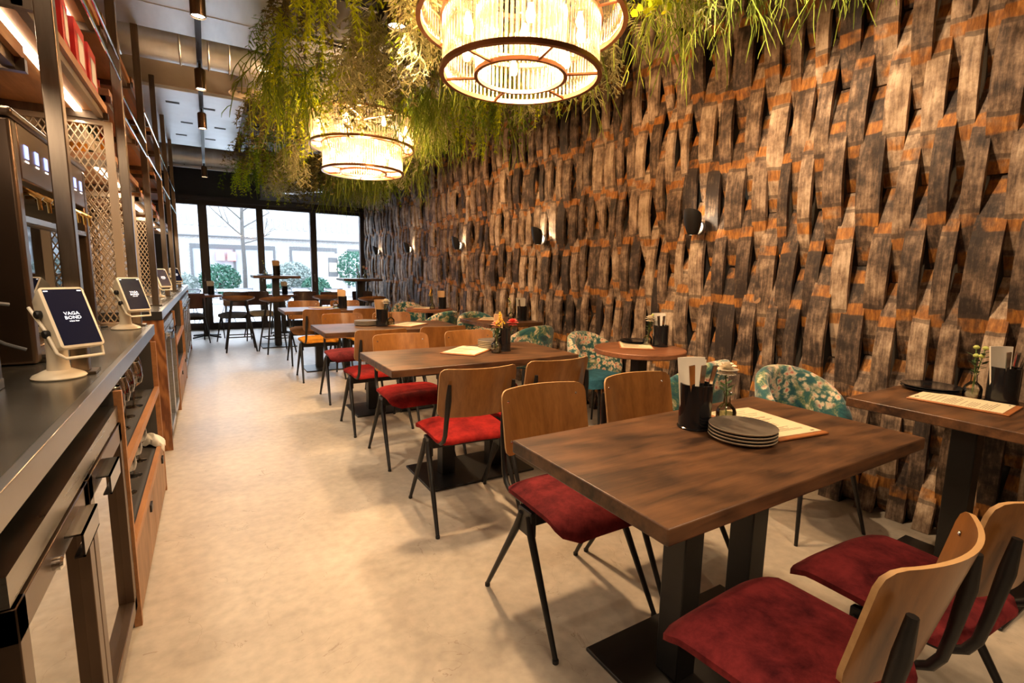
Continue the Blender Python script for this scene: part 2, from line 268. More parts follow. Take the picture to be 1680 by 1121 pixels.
# ------------------------------------------------------------------ mesh builder
class MB:
    def __init__(s): s.v=[]; s.f=[]; s.m=[]; s.mats=[]; s.cur=0
    def use(s,m):
        if isinstance(m,str): m=M[m]
        if m not in s.mats: s.mats.append(m)
        s.cur=s.mats.index(m); return s
    def add(s,vs,fs):
        b=len(s.v); s.v+= [tuple(v) for v in vs]
        for f in fs: s.f.append(tuple(b+i for i in f)); s.m.append(s.cur)
    def box(s,x0,y0,z0,x1,y1,z1,T=None):
        vs=[(x,y,z) for z in (z0,z1) for y in (y0,y1) for x in (x0,x1)]
        if T is not None: vs=[T@Vector(v) for v in vs]
        s.add(vs,[(0,2,3,1),(4,5,7,6),(0,1,5,4),(2,6,7,3),(0,4,6,2),(1,3,7,5)]); return s
    def tube(s,pts,r,n=8,cap=True,flat=1.0):
        pts=[Vector(p) for p in pts]; rs=r if isinstance(r,(list,tuple)) else [r]*len(pts)
        vs=[];fs=[]; up=None
        for i,p in enumerate(pts):
            d=(pts[min(i+1,len(pts)-1)]-pts[max(i-1,0)]).normalized()
            if up is None:
                a=Vector((0,0,1)) if abs(d.z)<.9 else Vector((1,0,0)); up=(a-d*a.dot(d)).normalized()
            else: up=(up-d*up.dot(d)).normalized()
            q=d.cross(up)
            for k in range(n):
                t=2*PI*k/n; vs.append(p+up*math.cos(t)*rs[i]+q*math.sin(t)*rs[i]*flat)
        for i in range(len(pts)-1):
            for k in range(n):
                a=i*n+k;b=i*n+(k+1)%n; fs.append((a,b,b+n,a+n))
        if cap: fs.append(tuple(range(n-1,-1,-1))); fs.append(tuple((len(pts)-1)*n+k for k in range(n)))
        s.add(vs,fs); return s
    def lathe(s,prof,n=24,c=(0,0,0),a0=0,a1=2*PI,close=True,T=None,cap0=False,cap1=False):
        full=abs(a1-a0-2*PI)<1e-6; m=n if full else n+1; vs=[];fs=[]
        for r,z in prof:
            for k in range(m):
                t=a0+(a1-a0)*k/n; v=Vector((c[0]+r*math.cos(t),c[1]+r*math.sin(t),c[2]+z)); vs.append(T@v if T is not None else v)
        for i in range(len(prof)-1):
            for k in range(n):
                a=i*m+k;b=i*m+(k+1)%m if full else i*m+k+1; fs.append((a,b,b+m,a+m))
        if cap0: fs.append(tuple(range(m-1,-1,-1)))
        if cap1: fs.append(tuple((len(prof)-1)*m+k for k in range(m)))
        s.add(vs,fs); return s
    def sheet(s,fn,nu,nv,th=None,flip=False):
        # fn(u,v)->Vector on top; th(u,v)->Vector offset for back
        vs=[fn(i/nu,j/nv) for j in range(nv+1) for i in range(nu+1)]; W=nu+1
        fs=[(j*W+i,j*W+i+1,(j+1)*W+i+1,(j+1)*W+i) for j in range(nv) for i in range(nu)]
        if th:
            n0=len(vs); vs+=[Vector(vs[j*W+i])+th(i/nu,j/nv) for j in range(nv+1) for i in range(nu+1)]
            fs+=[tuple(n0+k for k in reversed(f)) for f in fs[:nu*nv]]
            for i in range(nu): 
                fs.append((i+1,i,n0+i,n0+i+1)); a=nv*W+i; fs.append((a,a+1,n0+a+1,n0+a))
            for j in range(nv):
                a=j*W; fs.append((a,a+W,n0+a+W,n0+a)); a=j*W+nu; fs.append((a+W,a,n0+a,n0+a+W))
        s.add(vs,fs); return s
    def build(s,name,m=None,parent=None,smooth=True,ang=35,loc=None,rz=0,bevel=0,label=None):
        if m is not None: s.mats=[M[m] if isinstance(m,str) else m]; s.m=[0]*len(s.f)
        me=bpy.data.meshes.new(name); me.from_pydata([tuple(v) for v in s.v],[],s.f)
        for q in s.mats: me.materials.append(q)
        me.polygons.foreach_set('material_index',s.m)
        if smooth:
            me.polygons.foreach_set('use_smooth',[True]*len(s.f)); me.set_sharp_from_angle(angle=R(ang))
        me.update()
        o=bpy.data.objects.new(name,me); COL.objects.link(o)
        if parent: o.parent=parent
        if loc: o.location=loc
        o.rotation_euler[2]=rz
        if bevel:
            b=o.modifiers.new('b','BEVEL'); b.width=bevel; b.segments=2; b.limit_method='ANGLE'
        if label: o['label']=label
        return o
def tag(o,label,cat,group=None,kind=None):
    if label: o['label']=label.replace('in the vase beside','beside')
    if cat: o['category']=cat
    if group: o['group']=group
    if kind: o['kind']=kind
    return o
def thing(name,label,cat,loc=(0,0,0),rz=0,group=None):
    o=bpy.data.objects.new(name,None); o.empty_display_size=.05; COL.objects.link(o); o.location=loc; o.rotation_euler=(0,0,rz)
    return tag(o,label,cat,group)
KIDS={}
def kids(o): return [c for c in bpy.data.objects if c.parent==o]
def dup(root,loc,rz=0,label=None,group=None,scale=None,mats=None):
    def cp(o,par):
        c=o.copy(); COL.objects.link(c)
        if par: c.parent=par
        for k in kidmap.get(o.name,[]): cp(k,c)
        return c
    kidmap={}
    for q in bpy.data.objects:
        if q.parent: kidmap.setdefault(q.parent.name,[]).append(q)
    r=cp(root,None); r.location=loc; r.rotation_euler=(0,0,rz)
    if label: r['label']=label
    if group: r['group']=group
    elif 'group' in r: del r['group']
    if scale: r.scale=(scale,)*3 if not isinstance(scale,tuple) else scale
    return r
def struct(o): o['kind']='structure'; return o
used=set()
def inst(proto,loc,rz=0,label=None,group=None,scale=None):
    """first use moves the prototype itself, later uses copy it"""
    if proto.name not in used:
        used.add(proto.name); proto.location=loc; proto.rotation_euler=(0,0,rz)
        if label: proto['label']=label
        if group: proto['group']=group
        if scale: proto.scale=(scale,)*3
        return proto
    return dup(proto,loc,rz,label,group,scale)
def V(*a): return Vector(a)
# ------------------------------------------------------------------ camera
CAMZ=1.26
F,YAW,PIT,ROL=819.35,.544434,.1402285,.0191589
cy,sy=math.cos(YAW),math.sin(YAW); cp_,sp_=math.cos(PIT),math.sin(PIT)
fw=V(sy*cp_,cy*cp_,-sp_); rt=V(cy,-sy,0); up=rt.cross(fw)
r2=rt*math.cos(ROL)+up*math.sin(ROL); u2=-rt*math.sin(ROL)+up*math.cos(ROL)
cam=bpy.data.cameras.new('camera'); cam.sensor_width=36; cam.lens=F/1680*36; cam.clip_start=.02; cam.clip_end=200
co=bpy.data.objects.new('camera',cam); COL.objects.link(co)
co.matrix_world=Matrix(((r2.x,u2.x,-fw.x,0),(r2.y,u2.y,-fw.y,0),(r2.z,u2.z,-fw.z,CAMZ),(0,0,0,1)))
sc.camera=co
# ------------------------------------------------------------------ room shell
YW=11.5; YB=-3.6; XL=-1.25; XR=3.12; ZC=3.55
struct(MB().box(XL-.2,YB-.2,-.12,XR+.2,YW+.15,0).build('floor','floor'))
struct(MB().box(XL-.2,YB-.2,ZC,XR+.2,YW+.15,ZC+.12).build('ceiling','wallbeige'))
struct(MB().box(XL-.12,YB,0,XL,YW,ZC).build('wall_left','wallbeige'))
struct(MB().box(XL-.12,YB-.12,0,XR+.12,YB,ZC).build('wall_back','wallbeige'))
wr=struct(MB().box(XR,YB,0,XR+.12,YW,ZC).build('wall_right','soot'))
# window wall: fascia above, mullions
wf=MB(); wf.box(XL,YW,2.47,XR,YW+.1,ZC); wf.box(XL,YW,0,-.60,YW+.1,2.47)
struct(wf.build('wall_front','navy'))
# staves
def build_staves():
    r=random.Random(3); vs=[];fs=[];col=[]
    y=-1.2; ci=0; XB=XR-.012
    while y<YW-.06:
        w=r.uniform(.060,.112)
        if r.random()<.2: w*=.8
        par=ci%2; z=-r.uniform(.0,.10)-(.46 if par else 0)
        if r.random()<.16: z+=r.uniform(-.2,.2)
        while z<ZC:
            Ls=.90+r.uniform(-.05,.04); z1=z+Ls-.004
            a=r.random(); b=r.random(); c=r.random(); bow=.094*r.uniform(.75,1.15); th=.026
            ww=w*r.uniform(1.02,1.14); yo=r.uniform(-.006,.006); twist=r.uniform(-.12,.0); base=r.uniform(.0,.02); lean=r.uniform(-.012,.012)
            n=10; b0=len(vs)
            for k in range(n+1):
                t=k/n; s2=1-(2*t-1)**2; hw=ww*.5*(.80+.20*s2); x=XB-base-.008-bow*s2; zc=z+(z1-z)*t
                zc=min(max(zc,0.002),ZC-.002)
                yc=y+w/2+yo+lean*(2*t-1)
                for (dx,dy) in ((0,-1),(0,1),(th,1),(th,-1)):
                    vs.append((min(x-(.006 if dx==0 and False else 0)+dx+twist*dy*hw,XR-.001),yc+dy*hw,zc)); col+= [a,t,c,1]
            for k in range(n):
                o=b0+k*4
                for e in range(4): fs.append((o+e,o+e+4,o+(e+1)%4+4,o+(e+1)%4))
            fs.append((b0,b0+1,b0+2,b0+3)); o=b0+n*4; fs.append((o+3,o+2,o+1,o))
            z=z1+.004
        y+=w*.93; ci+=1
    me=bpy.data.meshes.new('barrel_staves'); me.from_pydata(vs,[],fs); me.materials.append(M['stave'])
    at=me.color_attributes.new('stv','FLOAT_COLOR','POINT'); at.data.foreach_set('color',col)
    me.polygons.foreach_set('use_smooth',[True]*len(fs)); me.set_sharp_from_angle(angle=R(40))
    o=bpy.data.objects.new('barrel_staves',me); COL.objects.link(o); o.parent=wr
    o['label']='curved weathered oak barrel staves with rusty hoop marks'
    for (yy,zz) in ((1.95,.96+.15),(5.2,.95)):
        MB().lathe([(0,0),(.028,0),(.032,-.01),(.032,-.05)],16,T=Matrix.Translation((XR-.105,yy,zz))@Matrix.Rotation(R(-90),4,'Y')).build('bung','rust_bung',wr)
build_staves()
# windows: frame with four glazed bays
xs=[-.60,-.34,-.03,.95,1.95,3.02]   # mullion centres
MUL=[(-.60,-.50),(-.115,.035),(.885,1.005),(1.90,2.02),(2.94,3.12)]
for k,(a,b) in enumerate(MUL):
    pass
for k in range(4):
    x0=MUL[k][1]; x1=MUL[k+1][0]
    w=MB(); w.box(MUL[k][0],YW-.03,0,MUL[k][1],YW+.09,2.47)
    if k==3: w.box(MUL[4][0],YW-.03,0,MUL[4][1],YW+.09,2.47)
    w.box(x0,YW-.02,0,x1,YW+.08,.13); w.box(x0,YW-.02,2.40,x1,YW+.08,2.47)
    wo=struct(w.build('window_%d'%(k+1),'frame'))
    MB().box(x0,YW+.03,.13,x1,YW+.038,2.40).build('pane','pane',wo)
    if k<3:
        h=MB(); h.tube([(x1+.05,YW-.075,.95),(x1+.05,YW-.075,1.12)],.008); h.box(x1+.04,YW-.08,.97,x1+.06,YW-.03,.985); h.box(x1+.04,YW-.08,1.085,x1+.06,YW-.03,1.10); h.build('handle','steel',wo)
t=MB(); t.box(-.5,YW-.10,2.47,XR-.1,YW-.001,2.56); struct(t.build('trim_1','frame'))
t=MB()
for a,b in ((.98,2.45),(2.5,3.0)):
    t.box(a,YW-.06,2.60,b,YW-.002,3.1); t.box(a-.02,YW-.075,2.58,b+.02,YW-.003,2.60); 
struct(t.build('trim_2','greymetal'))
# ------------------------------------------------------------------ plywood chair (faces +Y)
def rr(u,v,hw,hh,rad):
    """map unit square to a rounded rectangle (u along x, v along y)"""
    y=-hh+2*hh*v; d=abs(y)-(hh-rad); w=hw
    if d>0: w=hw-rad+math.sqrt(max(0,rad*rad-d*d))
    return (-1+2*u)*w,y
CH={}
def mk_chair(seat,ply='ply'):
    key=(seat,ply)
    if key in CH: return CH[key]
    t=thing('plywood_chair','','chair')
    if CH:                         # reuse meshes of the first chair, own seat/back material
        src=list(CH.values())[0]
        for k in kids(src):
            c=k.copy(); COL.objects.link(c); c.parent=t
            n=k.name.split('.')[0]
            if n=='seat': c.data=k.data.copy(); c.data.materials[0]=M[seat]
            if n=='backrest': c.data=k.data.copy(); c.data.materials[0]=M[ply]
            for g in kids(k): e=g.copy(); COL.objects.link(e); e.parent=c
        CH[key]=t; return t
    def top(u,v):
        vv=v
        if v<.12: vv=v
        x,y=rr(u,vv,.205,.205,.07); y+=.03
        e=max(abs(x)/.205,0)**4; z=.478-.022*e-.02*(abs(2*v-1)**6)
        if y>.15: z-= .045*((y-.15)/.085)**1.6
        if y<-.10: z-=.012*((-.10-y)/.075)
        return V(x*(1+.03*(y/.2)),y,z)
    def botth(u,v):
        e=min(u,1-u,v,1-v); return V(0,0,-.016-.020*min(1,e*14))
    MB().sheet(top,14,16,botth).build('seat',seat,t,ang=60)
    b=MB().use(ply)
    def bk(off):
        def f(u,v):
            v=(1-math.cos(PI*v))/2
            x,z=rr(u,v,.20,.122,.032); c=.062*(x/.2)**2
            return V(x,-.19-.06*(v)+c*(.8+.2*v)-off,.685+z)
        return f
    # front and back faces of the bent board, edges in pale wood
    f=bk(0); g=bk(.0095)
    b.sheet(f,16,12); n0=len(b.f)
    b.sheet(lambda u,v:g(1-u,v),16,12)
    b.use('ply_edge')
    for (p,q) in (((lambda s:(0,s)),12),((lambda s:(1,s)),12),((lambda s:(s,0)),16),((lambda s:(s,1)),16)):
        vs=[];fs=[]
        for i in range(q+1):
            u,v=p(i/q); vs+= [f(u,v),g(u,v)]
        for i in range(q): fs.append((2*i,2*i+1,2*i+3,2*i+2))
        b.add(vs,fs)
    bo=b.build('backrest',None,t,ang=50)
    for sx in (-1,1):
        for v in (.30,.72):
            p=f((.5+sx*.5*.82),v); MB().lathe([(0,.005),(.005,.003),(.006,0)],10,T=Matrix.Translation(p)@Matrix.Rotation(R(-90),4,'X')).build('rivet','chrome',bo)
    for sx in (-1,1):
        pts=[(.13*sx,.17,.436),(.165*sx,.10,.432),(.178*sx,.0,.428),(.180*sx,-.10,.426),(.180*sx,-.150,.432),(.178*sx,-.180,.452),(.176*sx,-.197,.485),(.174*sx,-.208,.55),(.168*sx,-.222,.66),(.165*sx,-.228,.735)]
        mb=MB(); mb.tube(pts,[.010]*5+[.011]*2+[.012,.015,.009],8); mb.build('back_tube','black',t,ang=60)
    fr=MB()
    fr.box(-.195,-.028,.365,.195,.028,.425)
    for sx in (-1,1): fr.box(sx*.195-.012,-.042,.33,sx*.195+.012,.042,.425)
    fr.build('under_frame','black',t,bevel=.004)
    for sx in (-1,1):
        for s2 in (-1,1):
            l=MB(); l.tube([(.203*sx,.022*s2,.405),(.207*sx,.045*s2,.345),(.225*sx,.232*s2,.012)],[.014,.0155,.0095],8,flat=.8)
            l.build('leg','black',t,ang=60)
            MB().lathe([(.0105,0),(.011,.012)],8,c=(.225*sx,.233*s2,0),cap0=True,cap1=True).build('foot_cap','blackmat',t)
    CH[key]=t; return t
def chair(x,y,rz,seat,label,ply='ply',group='plywood chairs at the tables'):
    return inst(mk_chair(seat,ply),(x,y,0),R(rz),label,group)
X1,X2=1.10,1.60
chair(1.12,1.40,180,'vel_wine','plywood chair with dark wine seat on the aisle side, tucked behind the nearest table')
chair(1.63,1.40,180,'vel_wine','plywood chair behind the nearest table, beside the cutlery pot, its panel facing the camera')
chair(1.07,.52,3,'vel_wine','large foreground plywood chair with red velvet seat, back shown from behind')
chair(1.57,.50,-3,'vel_wine','plywood chair at the right edge with red seat pushed under the nearest table')
chair(1.10,2.28,-4,'vel_red','plywood chair seen from behind with bright red velvet seat at the second table, aisle side')
chair(1.57,2.30,0,'vel_red','plywood chair seen from behind at the second table, nearer the round wall table')
chair(1.13,3.18,180,'vel_red','plywood chair facing the camera behind the second table, orange red seat over the aisle')
chair(1.66,3.18,180,'vel_red','plywood chair facing the camera behind the second table, next to the yellow flowers')
chair(1.10,3.92,0,'vel_red','plywood chair with orange red seat seen from behind at the third table, aisle side')
chair(1.62,3.95,0,'vel_wine','plywood chair seen from behind at the third table, nearer the patterned armchairs')
chair(1.12,4.93,180,'vel_wine','plywood chair with maroon seat behind the third table, aisle side')
chair(1.62,4.93,180,'vel_wine','plywood chair behind the third table, nearer the barrel wall')
chair(1.05,5.98,0,'vel_must','plywood chair with mustard yellow velvet seat at the fourth table')
chair(1.58,5.95,0,'vel_must','plywood chair seen from behind at the fourth table, right of the mustard seat')
chair(1.08,7.05,180,'vel_tan','plywood chair with tan seat behind the fourth table, aisle side')
chair(1.62,7.05,180,'vel_tan','plywood chair behind the fourth table beside the black pot')
# chairs at the window tables
chair(.34,9.75,165,'vel_slate','chair with slate seat and dark back at the window, right of the small round table','ply_dark','dark chairs at the window tables')
chair(-.30,9.65,10,'vel_slate','chair with slate seat on the near side of the small round window table','ply_dark','dark chairs at the window tables')
chair(.76,9.95,190,'vel_cream','brown backed chair with cream seat at the window','ply_dark','dark chairs at the window tables')
chair(1.50,9.9,170,'vel_cream','brown backed chair at the window directly right of the left high table post','ply_dark','dark chairs at the window tables')
chair(1.95,9.6,180,'vel_slate','dark backed chair at the window between the two high tables','ply_dark','dark chairs at the window tables')
chair(2.60,9.9,180,'vel_slate','dark teal backed chair at the window next to the barrel wall','ply_dark','dark chairs at the window tables')
# ------------------------------------------------------------------ tables
def rtable(x,y,w,d,label,posts=2,h=.75,mt='table',base=None,g=None):
    t=thing('restaurant_table',label,'table',(x,y,0),0,g)
    MB().box(-w/2,-d/2,h-.04,w/2,d/2,h).build('tabletop',mt,t,bevel=.004)
    bw,bd=base or (.35,.215)
    MB().box(-bw,-bd,0,bw,bd,.014).build('base_plate','black',t,bevel=.004)
    f=MB(); 
    if posts==2: f.box(-.28,-.05,h-.058,.28,.05,h-.04)
    else: f.box(-.16,-.16,h-.055,.16,.16,h-.04)
    f.build('mounting_plate','black',t)
    for px in ((-.165,.165) if posts==2 else (0,)):
        MB().box(px-.042,-.042,.014,px+.042,.042,h-.055).build('post','black',t,bevel=.004)
    return t
rtable(1.365,.945,1.20,.61,'nearest dark oak table on two black posts')
rtable(1.365,2.745,1.20,.63,'second dark oak table in the row, with yellow and peach flowers on it')
rtable(1.365,4.40,1.22,.66,'third dark oak table in the row, plates stacked left of its black pot')
rtable(1.30,6.55,1.16,.66,'fourth table in the row, under the far chandelier')
rtable(2.625,.72,.60,.66,'dark oak wall table at the right edge',1,base=(.24,.24))
rtable(2.58,4.50,.62,.66,'dark oak wall table between two floral armchairs, in the middle of the wall',1,base=(.24,.24))
def round_table(x,y,r,label,mt='table_red',cross=False,h=.75):
    t=thing('round_table',label,'table',(x,y,0))
    MB().lathe([(0,h-.035),(r-.006,h-.035),(r,h-.03),(r,h-.005),(r-.005,h),(0,h)],48).build('tabletop',mt,t)
    MB().box(-.04,-.04,.014,.04,.04,h-.05).build('post','black',t,bevel=.003)
    MB().box(-.14,-.14,h-.05,.14,.14,h-.035).build('mounting_plate','black',t)
    if cross:
        for k in range(4):
            a=PI/4+k*PI/2; MB().tube([(0,0,.05),(math.cos(a)*.16,math.sin(a)*.16,.03),(math.cos(a)*.29,math.sin(a)*.29,.016)],[.024,.018,.014],6).build('base_leg','black',t)
    else: MB().box(-.22,-.22,0,.22,.22,.014).build('base_plate','black',t,bevel=.004)
    return t
round_table(2.52,2.46,.31,'small round reddish wall table with a white flower on it')
round_table(2.47,6.2,.31,'small round reddish wall table far down the wall')
round_table(-.08,10.25,.27,'small round reddish table at the window, left side',cross=True)
round_table(1.16,10.2,.27,'small round table at the window behind the high table',cross=True)
def high_table(x,y,w,d,h,label,g='high tables near the window'):
    t=thing('high_table',label,'table',(x,y,0),0,g)
    MB().box(-w/2,-d/2,h-.04,w/2,d/2,h).build('tabletop','table',t,bevel=.004)
    MB().box(-.05,-.05,.014,.05,.05,h-.055).build('post','black',t)
    MB().box(-.16,-.16,h-.055,.16,.16,h-.04).build('mounting_plate','black',t)
    MB().box(-.25,-.25,0,.25,.25,.016).build('base_plate','black',t,bevel=.004)
high_table(.90,8.75,.66,.62,1.12,'tall bar height table in front of the window, left one')
high_table(2.27,9.0,.66,.62,1.08,'tall bar height table by the barrel wall near the window')
# bar stools: wooden shell seat on splayed legs
def mk_stool():
    t=thing('bar_stool','','stool')
    def f(u,v):
        a=-PI+2*PI*u; rr_=.215*v; z=.75+.085*v**3*(.55-.45*math.sin(a)) ; return V(rr_*math.cos(a),rr_*math.sin(a)*.92,z)
    MB().sheet(f,28,8,lambda u,v:V(0,0,-.014)).build('seat','ply',t,ang=70)
    for sx in (-1,1):
        for s2 in (-1,1): MB().tube([(.09*sx,.09*s2,.745),(.2*sx,.2*s2,0)],[.015,.011],8).build('leg','black',t)
    p=[(.163*a,.163*b,.22) for a,b in ((1,1),(-1,1),(-1,-1),(1,-1),(1,1))]
    MB().tube(p,.008,6).build('footrest','black',t)
    MB().box(-.10,-.10,.735,.10,.10,.748).build('seat_plate','black',t)
    return t
st=mk_stool()
for x,y,rz,l in ((.36,8.45,0,'bar stool with orange wooden seat left of the high table'),(.82,8.1,12,'bar stool with orange wooden seat directly in front of the left high table'),(1.62,8.5,-10,'bar stool between the two high tables'),(2.2,7.95,0,'bar stool with wide orange wooden seat by the barrel wall')):
    inst(st,(x,y,0),R(rz),l,'wooden bar stools')
# ------------------------------------------------------------------ floral tub armchair (faces +Y)
def mk_tub():
    t=thing('tub_armchair','','armchair')
    na=36; A=R(108)
    vs=[];fs=[]; sec=14
    for i in range(na+1):
        th=-A+2*A*i/na; e=abs(th)/A
        top=.785-.21*e**2.2; bot=.40+.02*e
        ri,ro=.200,.220; fl=.035*(1-.3*e)
        for k in range(sec):
            q=k/sec
            prof=[(ro,bot),(ro+.012,bot+.06),(ro+fl*.6,(bot+top)/2),(ro+fl,top-.05),(ro+fl,top-.02),(ro+fl-.014,top-.003),(ro+fl-.032,top),(ro+fl-.05,top-.005),(ro+fl-.062,top-.025),(ro+fl-.064,top-.06),(ri+.004,(bot+top)/2),(ri-.01,bot+.10),(ri-.012,bot+.03),(ri,bot)][k]
            if e>.86:   # taper the front tips of the arms
                s=(e-.86)/.14; prof=(prof[0]*(1-.0*s)+(.0),prof[1]-(prof[1]-bot)*.25*s*s)
            r=prof[0]; a=-PI/2+th
            vs.append((r*math.cos(a),r*math.sin(a)*.97,prof[1]))
    for i in range(na):
        for k in range(sec):
            a=i*sec+k;b=i*sec+(k+1)%sec; fs.append((a,b,b+sec,a+sec))
    fs.append(tuple(range(sec-1,-1,-1))); fs.append(tuple(na*sec+k for k in range(sec)))
    m=MB(); m.add(vs,fs); m.build('shell','floral',t,ang=80)
    def top(u,v):
        x,y=rr(u,v,.205,.215,.18); y+=.03; e=max(abs(x),abs(y-.03))/.215; return V(x,y,.475-.03*e**5)
    MB().sheet(top,14,14,lambda u,v:V(0,0,-.07)).build('cushion','vel_teal',t,ang=60)
    MB().lathe([(0,.385),(.18,.385),(.20,.40),(.20,.41),(0,.41)],32).build('seat_base','blackmat',t)
    for sx in (-1,1):
        for s2 in (-1,1): MB().tube([(.14*sx,.14*s2,.39),(.21*sx,.21*s2,0)],[.013,.008],8).build('leg','black',t)
    return t
tb=mk_tub()
for x,y,rz,l in ((2.56,1.33,165,'floral tub armchair facing the camera, between the nearest table and the right wall table'),
                 (2.42,1.98,8,'floral tub armchair with its back turned, behind the cutlery pot of the nearest table'),
                 (2.60,2.98,190,'floral tub armchair with blue seat at the left of the small round wall table'),
                 (2.50,3.86,5,'floral tub armchair with its back turned, right of the middle wall table'),
                 (2.60,5.02,175,'floral tub armchair on the far side of the middle wall table'),
                 (2.33,5.58,20,'floral tub armchair with its back turned, just before the far round wall table'),
                 (2.42,6.86,170,'farthest floral tub armchair, past the far round wall table')):
    inst(tb,(x,y,0),R(rz),l,'floral tub armchairs along the barrel wall')
# ------------------------------------------------------------------ things on the tables
def mk_pot():
    t=thing('cutlery_pot','','pot')
    r=.052
    MB().lathe([(0,0),(r+.003,0),(r+.003,.004),(r,.006),(r,.148),(r+.0015,.15),(r-.003,.15),(r-.003,.012),(0,.012)],32).build('pot_body','blackgloss',t)
    return t
def mk_napkin(m):
    def f(u,v): return V((u-.5)*.10*(.75+.25*v),.012*math.sin(u*3)+.02*v,.02+.20*v)
    mb=MB().sheet(f,6,6,lambda u,v:V(0,.006,0))
    mb.sheet(lambda u,v:f(u,v)+V(.012,.011,-.01),6,6,lambda u,v:V(0,.004,0)); o=mb.build('folded_napkin',m,ang=60); tag(o,'x','napkin'); return o
def mk_knife():
    t=thing('table_knife','','cutlery')
    MB().sheet(lambda u,v:V((u-.5)*(.014+.006*v),0,.10*v+.10),4,6,lambda u,v:V(0,.004,0)).build('handle','chrome',t)
    MB().sheet(lambda u,v:V((u-.5)*.015*(.4+.6*v),.001,.10*v),3,4,lambda u,v:V(0,.002,0)).build('blade','chrome',t)
    return t
pot=mk_pot(); nap=mk_napkin('napkin'); napk=mk_napkin('kraft'); knife=mk_knife()
def mk_vase():
    t=thing('glass_bud_vase','','vase')
    MB().lathe([(.001,.003),(.030,.003),(.033,.008),(.033,.045),(.028,.058),(.012,.075),(.010,.10),(.014,.112)],24).build('glass_body','glass',t)
    MB().lathe([(0,.004),(.030,.004),(.031,.04),(0,.04)],20).build('water','water',t)
    return t
vase=mk_vase()
def flower(kind,h=.2,lean=(.02,0)):
    t=thing('cut_flower','','flower')
    lx,ly=lean; s=MB(); top=V(lx,ly,h)
    s.tube([(0,0,.02),(lx*.2,ly*.2,h*.5),(lx,ly,h)],.0022,6); s.build('stem','stem',t)
    l=MB(); q=random.Random(hash(kind)%97 if False else len(kind))
    for k in range(16):
        a=q.uniform(0,6.28); z=q.uniform(h*.5,h*.92); d=V(math.cos(a),math.sin(a),.4); p=V(lx*z/h,ly*z/h,z); w=V(-d.y,d.x,0)*.008; e=p+d*.035
        l.add([p,p+d*.018+w,e,p+d*.018-w],[(0,1,2,3)])
    l.build('leaves','darkleaf',t,smooth=False)
    p=MB()
    if kind=='y':
        for k in range(60):
            z=q.random(); a=q.uniform(0,6.28); r_=.032*(1-z)*q.random()+.003; c=top+V(math.cos(a)*r_,math.sin(a)*r_,-.03+z*.085); e=.0055
            p.add([c+V(e,0,0),c+V(0,e,0),c+V(-e,0,0),c+V(0,-e,0),c+V(0,0,e),c+V(0,0,-e)],[(0,1,4),(1,2,4),(2,3,4),(3,0,4),(1,0,5),(2,1,5),(3,2,5),(0,3,5)])
        p.build('blossom','petal_y',t)
    elif kind=='g':
        for dz,dx in ((0,0),(-.035,.012)): p.lathe([(.002,-.008),(.010,-.004),(.012,.002),(.006,.009),(0,.01)],12,c=(lx+dx,ly,h+dz))
        p.build('buds','petal_g',t)
    else:
        n=0
        for ring,(rad,tilt,cnt) in enumerate(((.034,-.45,12),(.038,.05,13),(.034,.45,11),(.030,.85,9),(.027,1.25,6))):
            for k in range(cnt):
                a=2*PI*(k+ring*.4)/cnt; d=V(math.cos(a)*math.cos(tilt),math.sin(a)*math.cos(tilt),math.sin(tilt)); w=V(-math.sin(a),math.cos(a),0)*rad*.33; T=top+V(.006,0,0)
                p.add([T,T+d*rad*.55+w,T+d*rad+w*.5,T+d*rad-w*.5,T+d*rad*.55-w],[(0,1,2,3,4)])
        p.build('petals',{'w':'petal_w','p':'petal_p','r':'petal_r'}[kind],t,smooth=False)
    return t
FL={k:flower(k,h,l) for k,h,l in (('w',.195,(-.03,-.012)),('p',.17,(.03,-.02)),('y',.20,(-.02,.01)),('g',.22,(-.03,.0)),('r',.15,(.02,0)))}
def mk_menu():
    t=thing('menu_board','','menu')
    MB().box(-.115,-.16,0,.115,.16,.006).build('clipboard','clip',t,bevel=.002)
    MB().box(-.105,-.14,.0062,.105,.155,.0078).build('paper','paper',t)
    m=MB(); q=random.Random(5); y=.12
    while y>-.11:
        w=q.uniform(.05,.085); m.box(-.088,y,.008,-.088+w*1.9,y+.0016,.0083); y-=q.choice((.008,.008,.018))
    m.box(-.088,.136,.008,-.045,.141,.0083); m.box(-.07,.130,.008,-.06,.145,.0083); m.box(.07,-.13,.008,.085,-.124,.0083)
    m.build('printed_lines','ink',t,smooth=False); return t
menu=mk_menu()
def mk_plate(): 
    t=thing('side_plate','','plate')
    m=MB().use('plate'); m.lathe([(0,.010),(.080,.010),(.098,.0125),(.1005,.0135)],40); m.use('plate_rim'); m.lathe([(.1005,.0135),(.101,.0115),(.097,.007),(.07,.001),(0,.0)],40)
    m.build('dish',None,t); return t
plate=mk_plate()
def mk_plate_b():
    t=thing('side_plate','','plate'); MB().lathe([(0,.009),(.085,.009),(.112,.016),(.114,.014),(.09,.002),(0,0)],40).build('dish','blackgloss',t); return t
plateb=mk_plate_b()
def setpot(x,y,z,where,rz=0,napk_=False,s=1,cut=3):
    inst(pot,(x,y,z),0,'black cutlery pot '+where,'black cutlery pots',s)
    inst(napk if napk_ else nap,(x-.01,y+.005,z+.013),R(rz),('brown' if napk_ else 'white')+' folded napkin standing in the pot '+where,'napkins in pots',s)
    for k in range(cut):
        o=inst(knife,(x-.025+.016*k,y-.018,z+.02),R(rz),'chrome knife standing in the pot '+where,'cutlery in the pot '+where)
        o.rotation_euler=(R(4+3*k),R(-8+6*k),R(rz+10*k))
